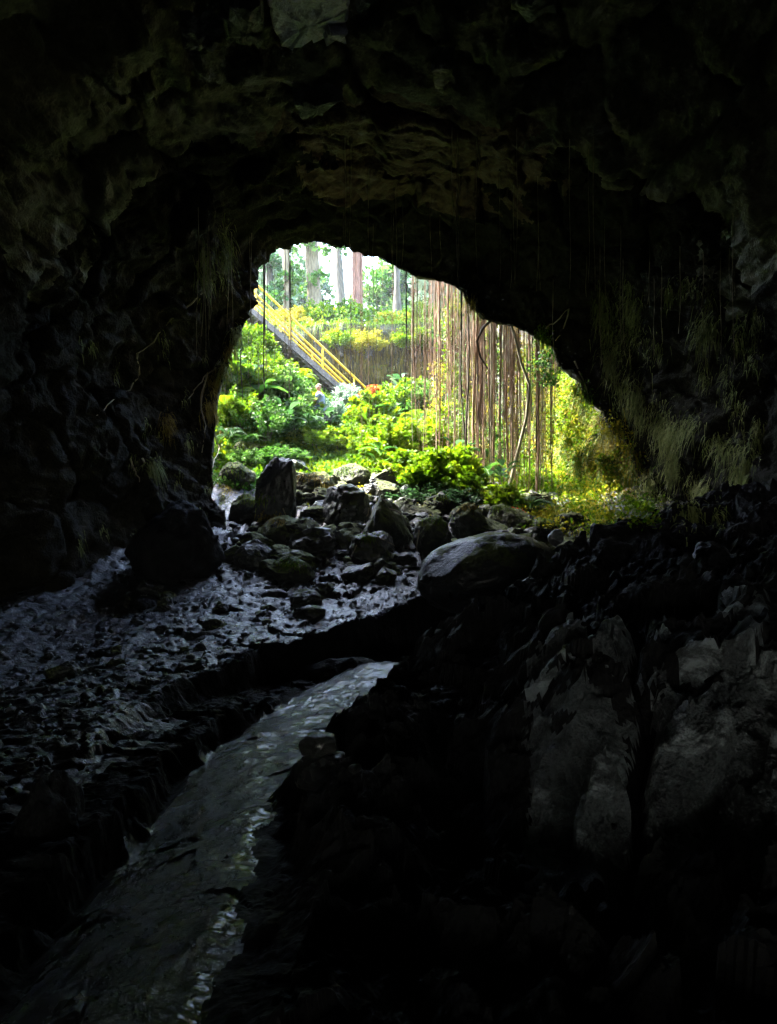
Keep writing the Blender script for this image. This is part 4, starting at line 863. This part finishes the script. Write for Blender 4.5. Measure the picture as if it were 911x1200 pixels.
# leafy creepers tangled in the curtain of roots
for k, (px, py, L_) in enumerate([(512, 470, 1.2), (528, 400, 1.6), (540, 450, 1.2), (556, 480, 1.6), (575, 420, 1.3), (588, 470, 1.8), (603, 440, 1.4), (612, 500, 1.8), (627, 430, 1.3), (636, 470, 1.8), (520, 520, 1.2), (570, 540, 1.4), (600, 550, 1.5), (640, 540, 1.6), (640, 428, .45)]):
    r = np.random.default_rng(1300 + k); Y = r.uniform(20.5, 22.3) if k < 14 else r.uniform(18.7, 19.1); c = at(px, py, Y); t = np.linspace(0, 1, 10); zt = root_top(c.x, Y) - c.z
    pts = np.stack([.12 * np.sin(t * 7 + k), .1 * np.cos(t * 5 + k), zt + (-L_ - zt) * t], 1); V, F = tube(pts, .012, 4)
    ro = empty('creeper', c); tag(ro, ['yellow green', 'lime', 'dull green'][k % 3] + ' leafy creeper tangled in the ' + ('left' if px < 545 else 'middle' if px < 582 else 'right') + ' part of the root curtain, ' + ('high' if py < 445 else 'half way' if py < 500 else 'low') + ' up', 'creeper', 'creepers in the root curtain')
    obj('stem', mesh('stem', V, F, MAT['root']), ro); m_ = 420; tt = r.random(m_); z = L_ * (1 - 2 * tt); P = np.stack([.12 * np.sin(tt * 7 + k), .1 * np.cos(tt * 5 + k), z], 1) + r.normal(size=(m_, 3)) * [.14, .14, .05]
    V, F = leaves(r, P, r.normal(size=(m_, 3)) + [0, 0, -.6], .085); obj('foliage', mesh('foliage', V, F, MAT[('yellowleaf', 'lime', 'green')[k % 3]], False, np.repeat(r.random(m_), 4)), ro)
hroot(541, 18.5, 520, .030, 'root_dark', 'thick dark root hanging full length at the left of the middle curtain', seed=901, sway=.12)
hroot(548, 18.6, 592, .034, 'root_dark', 'thickest dark root reaching down to the rocks', seed=902, sway=.15)
hroot(557, 19.6, 560, .045, 'root', 'thick pinkish root just right of the dark ones', seed=903, sway=.2)
hroot(566, 19.8, 575, .05, 'root', 'thick reddish root in the middle of the curtain', seed=904, sway=.2)
hroot(592, 19.9, 560, .045, 'root', 'thick brown root behind the leaning branch', seed=905, sway=.12)
hroot(628, 19.8, 575, .05, 'root', 'thick shaggy brown root beside the mossy wall', seed=906, sway=.12)
hroot(283, 18.3, 470, .020, 'root_dark', 'black root hanging nearest the left rock edge', seed=907, sway=.05)
hroot(310, 18.4, 460, .026, 'root_dark', 'black root hanging across the top of the railings', seed=908, sway=.05)
hroot(341, 18.5, 440, .016, 'root_dark', 'black root crossing the middle of the railings', seed=909, sway=.05)
hroot(476, 18.4, 500, .018, 'root_dark', 'lone dark root hanging before the far overhang', seed=910, sway=.06)
b_ = [at(596, 372, 18.3), at(603, 392, 18.35), at(611, 425, 18.5), at(621, 452, 18.6), at(617, 490, 18.8), at(607, 530, 19.0), at(596, 575, 19.2)]
V, F = tube([(p_ - b_[-1])[:] for p_ in b_], [.03, .03, .034, .036, .04, .045, .05], 7); tag(obj('branch', mesh('branch', V, F, MAT['root_pale']), loc=b_[-1]), 'crooked pale branch leaning from the rocks up to the roof right of the roots', 'branch')
b_ = [at(600, 366, 18.0), at(580, 372, 18.1), at(566, 384, 18.2), at(559, 400, 18.3), at(563, 418, 18.4), at(572, 432, 18.5)]
V, F = tube([(p_ - b_[0])[:] for p_ in b_], [.03, .03, .035, .03, .025, .015], 6); tag(obj('branch', mesh('branch', V, F, MAT['root_dark']), loc=b_[0]), 'dark hooked root curling down from the roof above the middle curtain', 'aerial root')
# roots hanging from the roof inside the cave
def roof_root(px, py0, py1, rad_, mat, lab, group=None, seed=0):
    p, n = pick(px, py0)
    if p is None: return
    L = (py1 - py0) / FPX * p.y; r = np.random.default_rng(seed); t = np.linspace(0, 1, 8); ph = r.uniform(0, 6)
    V, F = tube(np.stack([.03 * np.sin(t * 5 + ph) * t, .02 * np.sin(t * 6 + ph), .08 - (L + .08) * t], 1), rad_ * (1 - .5 * t), 4); return tag(obj('hanging_root', mesh('hanging_root', V, F, MAT[mat]), loc=p), lab, 'aerial root', group)
roof_root(530, 150, 262, .010, 'root_pale', 'long pale thread of root hanging from the dark roof above the mouth', seed=1)
roof_root(562, 170, 235, .008, 'root_pale', 'short pale thread of root hanging right of the long one', seed=2)
for k in range(26): roof_root(rng.uniform(330, 700), rng.uniform(150, 290), rng.uniform(300, 345), .007, 'root_pale', 'fine pale root thread hanging from the roof inside the mouth', 'fine root threads under the roof', seed=40 + k)
for k in range(16): roof_root(rng.uniform(640, 880), rng.uniform(250, 330), rng.uniform(340, 430), .008, 'root_pale', 'fine root thread hanging on the dark right wall', 'fine root threads on the right wall', seed=80 + k)
for k in range(10): roof_root(rng.uniform(215, 300), rng.uniform(240, 300), rng.uniform(330, 430), .007, 'root_pale', 'fine root thread hanging on the rock left of the mouth', 'fine root threads left of the mouth', seed=120 + k)

def wall_root(pts, rad_, mat, lab, group=None, lift=.05, rk=False):
    q = [pick(*p_, lift, rk)[0] for p_ in pts]
    if any(v is None for v in q): return
    D = [];
    for a, b in zip(q[:-1], q[1:]):
        for t in (0, .33, .66): D.append(a.lerp(b, t) + Vector(rng.normal(size=3) * .02))
    D.append(q[-1]); V, F = tube([(d - q[0])[:] for d in D], np.linspace(rad_, rad_ * .5, len(D)), 5)
    return tag(obj('wall_root', mesh('wall_root', V, F, MAT[mat]), loc=q[0]), lab, 'root', group)
for pts, lb in [([(236, 341), (220, 358), (199, 372), (177, 400), (159, 413)], 'pale root slanting down the dark rock left of the mouth'),
                ([(159, 413), (163, 437), (150, 455), (130, 470), (111, 488)], 'lower end of the slanting root, deeper in the dark left wall'),
                ([(262, 420), (241, 437), (232, 452), (220, 467)], 'pale root reaching left from the leafy tassels at the left edge'),
                ([(241, 437), (236, 470), (240, 500), (236, 530)], 'knotty root hanging below the leafy tassels at the left edge'),
                ([(250, 500), (256, 525), (248, 548)], 'twisted root at the very edge of the left rock'),
                ([(169, 536), (180, 555), (187, 577)], 'short bright root on the left wall'), ([(153, 536), (160, 552), (165, 565)], 'short dim root beside the short bright root'),
                ([(640, 384), (655, 372), (668, 362)], 'pale forked twig on the rock right of the mouth top'), ([(668, 362), (662, 385), (650, 400)], 'second fork of the pale twig right of the mouth'),
                ([(672, 420), (685, 445), (690, 462)], 'root bending down at the top of the mossy wall'), ([(722, 545), (735, 560), (738, 570)], 'short crooked root at the lower right of the mossy wall')]:
    wall_root(pts, .022, 'root_pale', lb)

# ------------------------------------------------------------------ moss, ferns and drapes on the walls
def moss(px, py, wpx, hpx, mat, lab, n=260, L=(.12, .4), width=.012, group=None, leafy=0, name='moss_clump', seed=None, rk=False, ymin=0):
    r = np.random.default_rng(seed if seed is not None else int(px * 7 + py)); c, n0 = pick(px, py, 0, rk)
    if c is None: return
    P = []; Nn = []
    for k in range(n):
        q = r.normal(size=2) * .42; h, nn_ = pick(px + q[0] * wpx, py + q[1] * hpx, 0, rk)
        if h is None or abs(h.y - c.y) > 1.4: continue
        P.append(h[:]); Nn.append(nn_[:])
    if len(P) < 8 or c.y < ymin: return
    P = np.array(P); Nn = np.array(Nn); m = len(P); D = Nn * .55 + r.normal(size=(m, 3)) * .3 + [0, 0, -.25]
    V, F = blades(r, P - c[:], D, r.uniform(*L, m), width, r.uniform(.6, 1.6, m)); v = np.repeat(r.random(m), 8)
    if leafy:
        k = r.integers(0, m, leafy); V2, F2 = leaves(r, P[k] - c[:] + Nn[k] * r.uniform(.02, .22, leafy)[:, None] + r.normal(size=(leafy, 3)) * .04, Nn[k] + r.normal(size=(leafy, 3)) * .6, .07)
        F = np.concatenate([F, F2 + len(V)]); V = np.concatenate([V, V2]); v = np.concatenate([v, np.repeat(r.random(leafy), 4)])
    return tag(obj(name, mesh(name, V, F, MAT[mat], False, v), loc=c), lab, 'moss', group)
for k, (px, py) in enumerate([(690, 478), (700, 492), (708, 506), (716, 520), (722, 534), (728, 548), (734, 562), (738, 578), (741, 594), (744, 608), (672, 458), (660, 442), (648, 424), (634, 408), (560, 374), (576, 380), (596, 384), (548, 356), (280, 392), (272, 412), (266, 430), (262, 500), (262, 540), (266, 568)]):
    moss(px, py, 12, 14, 'mosslf' if k % 2 else 'molds', 'ragged moss fringe on the ' + ('right' if px > 500 else 'left') + ' edge of the mouth' + (', low down' if py > 530 else ', half way up' if py > 450 else ', high up'), 200, (.10, .34), .011, 'moss fringes round the mouth', seed=4000 + k)
for k in range(34):
    px, py = rng.uniform(715, 890), rng.uniform(330, 615)
    moss(px, py, rng.uniform(8, 20), rng.uniform(14, 34), 'molds', 'dim ragged moss on the dark right wall, ' + ('near the mouth' if px < 790 else 'towards the right border') + (', high up' if py < 430 else ', half way up' if py < 530 else ', low down'), int(rng.integers(50, 110)), (.05, .19), .010, 'dim moss on the dark right wall', seed=6000 + k)
for k in range(16):
    px, py = rng.uniform(90, 250), rng.uniform(380, 640)
    moss(px, py, rng.uniform(4, 10), rng.uniform(8, 22), 'molds', 'faint mossy wisp on the dark left wall' + (', high up' if py < 470 else ', half way up' if py < 560 else ', low down'), int(rng.integers(20, 45)), (.05, .14), .008, 'faint mossy wisps on the left wall', seed=6100 + k)
for k in range(26):
    px, py = rng.uniform(655, 738), rng.uniform(455, 605)
    if px - 640 > (py - 400) * .62: continue
    moss(px, py, 16, 16, 'lime' if k % 3 else 'yellowleaf', 'bulging bright fern tuft on the ' + ('upper' if py < 500 else 'middle' if py < 555 else 'lower') + ' mossy wall near its shaded edge', 90, (.15, .36), .016, 'fern tufts near the shaded edge of the mossy wall', leafy=300, seed=7000 + k, ymin=18.0)
g1 = 'moss clumps covering the sunlit right wall'
for k in range(120):
    t = rng.random(); py = 410 + 205 * t; xl = 612 + 40 * (1 - t) * 0; xr = np.interp(py, [400, 440, 500, 560, 620], [640, 668, 712, 742, 745]); xl = np.interp(py, [400, 460, 520, 620], [622, 625, 632, 615]); px = rng.uniform(xl, xr)
    bright = rng.random(); mt = 'yellowleaf' if bright < .38 else ('lime' if bright < .9 else 'mosslf')
    moss(px, py, 26, 22, mt, {'yellowleaf': 'yellowish', 'lime': 'lime green', 'mosslf': 'brownish'}[mt] + ' moss and small ferns on the ' + ('upper' if py < 470 else 'middle' if py < 545 else 'lower') + (' left' if px < (xl + xr) / 2 else ' right') + ' part of the sunlit right wall', 150, (.12, .34), .013, g1, leafy=300, ymin=18.0)
for k in range(30): moss(rng.uniform(600, 755), rng.uniform(586, 624), 30, 14, 'yellowleaf' if k % 2 else 'lime', 'mossy tuft at the very foot of the sunlit right wall', 260, (.08, .25), .012, 'moss at the foot of the right wall', leafy=200)
for (px, py, w_, h_, mt, lb) in [
    (636, 395, 10, 24, 'lime', 'narrow green moss tassel at the upper end of the mossy wall'), (645, 418, 14, 26, 'mosslf', 'brownish moss tassel hanging beside the green one'),
    (664, 440, 14, 24, 'lime', 'bright green fern tuft on the dark edge above the mossy wall'), (684, 462, 12, 20, 'lime', 'small vivid green tuft in the dark at the right of the mossy wall'),
    (718, 385, 24, 50, 'molds', 'dim V-shaped drape of moss high on the right wall'), (742, 365, 14, 36, 'molds', 'right arm of the V-shaped moss drape'), (706, 362, 12, 34, 'molds', 'left arm of the V-shaped moss drape'),
    (716, 425, 14, 30, 'molds', 'moss strands below the point of the V-shaped drape'), (735, 455, 22, 34, 'molds', 'lumpy moss drape hanging beside the dark gap of the right wall'), (745, 470, 10, 26, 'molds', 'pale tip of the lumpy moss drape'),
    (800, 500, 26, 14, 'molds', 'grey green moss patch on the dark right wall'), (784, 520, 16, 22, 'molds', 'hanging grey moss under the patch on the right wall'), (790, 545, 10, 18, 'molds', 'lowest wisp of grey moss below the patch'),
    (845, 520, 24, 18, 'molds', 'faint moss patch near the right border'), (868, 555, 16, 22, 'molds', 'dim bluish moss strands near the right border'), (828, 385, 20, 22, 'molds', 'faint moss wisps high on the right wall near the border'),
    (725, 540, 16, 22, 'molds', 'pale moss knob at the shaded edge of the mossy wall'), (750, 580, 22, 24, 'molds', 'mossy ruffles on the wall above the jagged black rock'), (775, 590, 18, 20, 'molds', 'pale mossy ruffles right of the wall foot'),
    (805, 590, 22, 26, 'molds', 'ring-shaped mossy growth at the foot of the right wall'), (825, 575, 14, 22, 'molds', 'mossy strand right of the ring-shaped growth'), (760, 560, 16, 14, 'molds', 'short mossy tuft in the shade of the right wall'),
    (196, 494, 7, 12, 'mosslf', 'small yellowish tuft glowing on the dark left wall'), (252, 448, 12, 16, 'mosslf', 'leafy tassel at the left edge of the mouth'), (258, 466, 10, 14, 'lime', 'green tassel below the first one at the left edge'),
    (246, 480, 10, 14, 'mosslf', 'lower leafy tassel on the left rock edge'), (254, 556, 12, 14, 'mosslf', 'moss on the corner of the left wall foot'), (180, 545, 12, 12, 'molds', 'dim moss on the left wall near the short roots'),
    (220, 598, 14, 10, 'molds', 'pale moss streaks low on the left wall'), (262, 585, 10, 18, 'molds', 'moss edging the bulge of the left wall foot'), (240, 310, 14, 40, 'molds', 'wispy grass-like roots on the rock left of the mouth'), (262, 290, 14, 40, 'molds', 'second wisp of fine roots left of the mouth'),
    (345, 290, 26, 8, 'green', 'leafy fringe hanging from the top left of the mouth'), (372, 288, 26, 6, 'green', 'leafy fringe hanging from the top of the mouth')]:
    moss(px, py, w_, h_, mt, lb, 220, (.08, .30), .010, None, leafy=60 if mt in ('lime', 'green') else 0)
for pts, lb in [([(432, 596), (426, 615), (422, 636)], 'thin pale root draped down the left side of the mossy wedge-shaped boulder'), ([(448, 584), (456, 596), (468, 602), (482, 612), (494, 620)], 'thin root lying along the right edge of the mossy wedge-shaped boulder'),
                ([(492, 622), (491, 640), (489, 656)], 'thin root hanging between the wedge-shaped boulder and its right neighbour'), ([(424, 624), (412, 634), (404, 640)], 'mossy root curling off the left of the stump-like block'), ([(430, 626), (448, 634), (462, 640)], 'pale root lying over the top of the stump-like block'),
                ([(424, 628), (416, 642), (413, 654)], 'mossy root hanging down the stump-like block'), ([(330, 594), (336, 606), (344, 620)], 'thin root trailing over the rocks below the tall flat-topped block')]:
    wall_root(pts, .016, 'root_pale', lb, lift=.02, rk=True)
for k, (px, py, w_, h_) in enumerate([(444, 581, 22, 8), (430, 627, 20, 6), (510, 606, 22, 8), (548, 592, 24, 8), (596, 594, 30, 6), (636, 610, 20, 8), (365, 556, 24, 10), (290, 520, 20, 8), (276, 546, 26, 12), (322, 608, 24, 8), (292, 584, 24, 8), (340, 660, 24, 8), (470, 560, 20, 8), (402, 550, 20, 8), (520, 580, 26, 8), (384, 572, 14, 6)]):
    moss(px, py, w_, h_, 'mosslf' if k % 3 == 0 else 'lime', 'low moss cushion on the ' + ['peak of the wedge-shaped boulder', 'stump-like block', 'upright rock behind the long boulder', 'rugged rock behind the long boulder', 'broad flat-topped slab', 'small rock over the long boulder', 'rounded rock by the tall block', 'rock under the left slope bushes', 'broad rock at the left mouth edge', 'hump-backed boulder', 'layered rock at the left wall', 'sloping slab', 'leaning slab at the slope head', 'pointed rock at the slope head', 'boulder under the green bush', 'squarish bluish boulder'][k], 320, (.02, .09), .010, seed=5000 + k, rk=True)
tag(obj('leaf_litter', mesh('leaf_litter', *leaves(np.random.default_rng(9), on_floor(-3, 4, 16, 22)(np.random.default_rng(8), 900), np.random.default_rng(10).normal(size=(900, 3)) * [1, 1, .3], .09), MAT['yellowleaf'], False, np.random.default_rng(1).random(3600))), kind='stuff')
for p_ in [q for v_ in protoS.values() for q in v_] + fernP + BL + protoT:
    if p_.name not in USED:
        for ch in list(p_.children): bpy.data.objects.remove(ch)
        bpy.data.objects.remove(p_)

# ------------------------------------------------------------------ humid air: one closed box round everything
HZ = MT('haze_air'); HZ.n.remove(HZ.b)
vol = HZ.n.new('ShaderNodeVolumePrincipled'); vol.inputs['Color'].default_value = (.88, .95, .95, 1); vol.inputs['Density'].default_value = .0007; HZ.lk(vol.outputs[0], HZ.out.inputs['Volume'])
V, F = box(0, 25, 12.5, 470, 470, 36)
tag(obj('haze', mesh('haze', V, F, HZ.m, False)), kind='stuff')
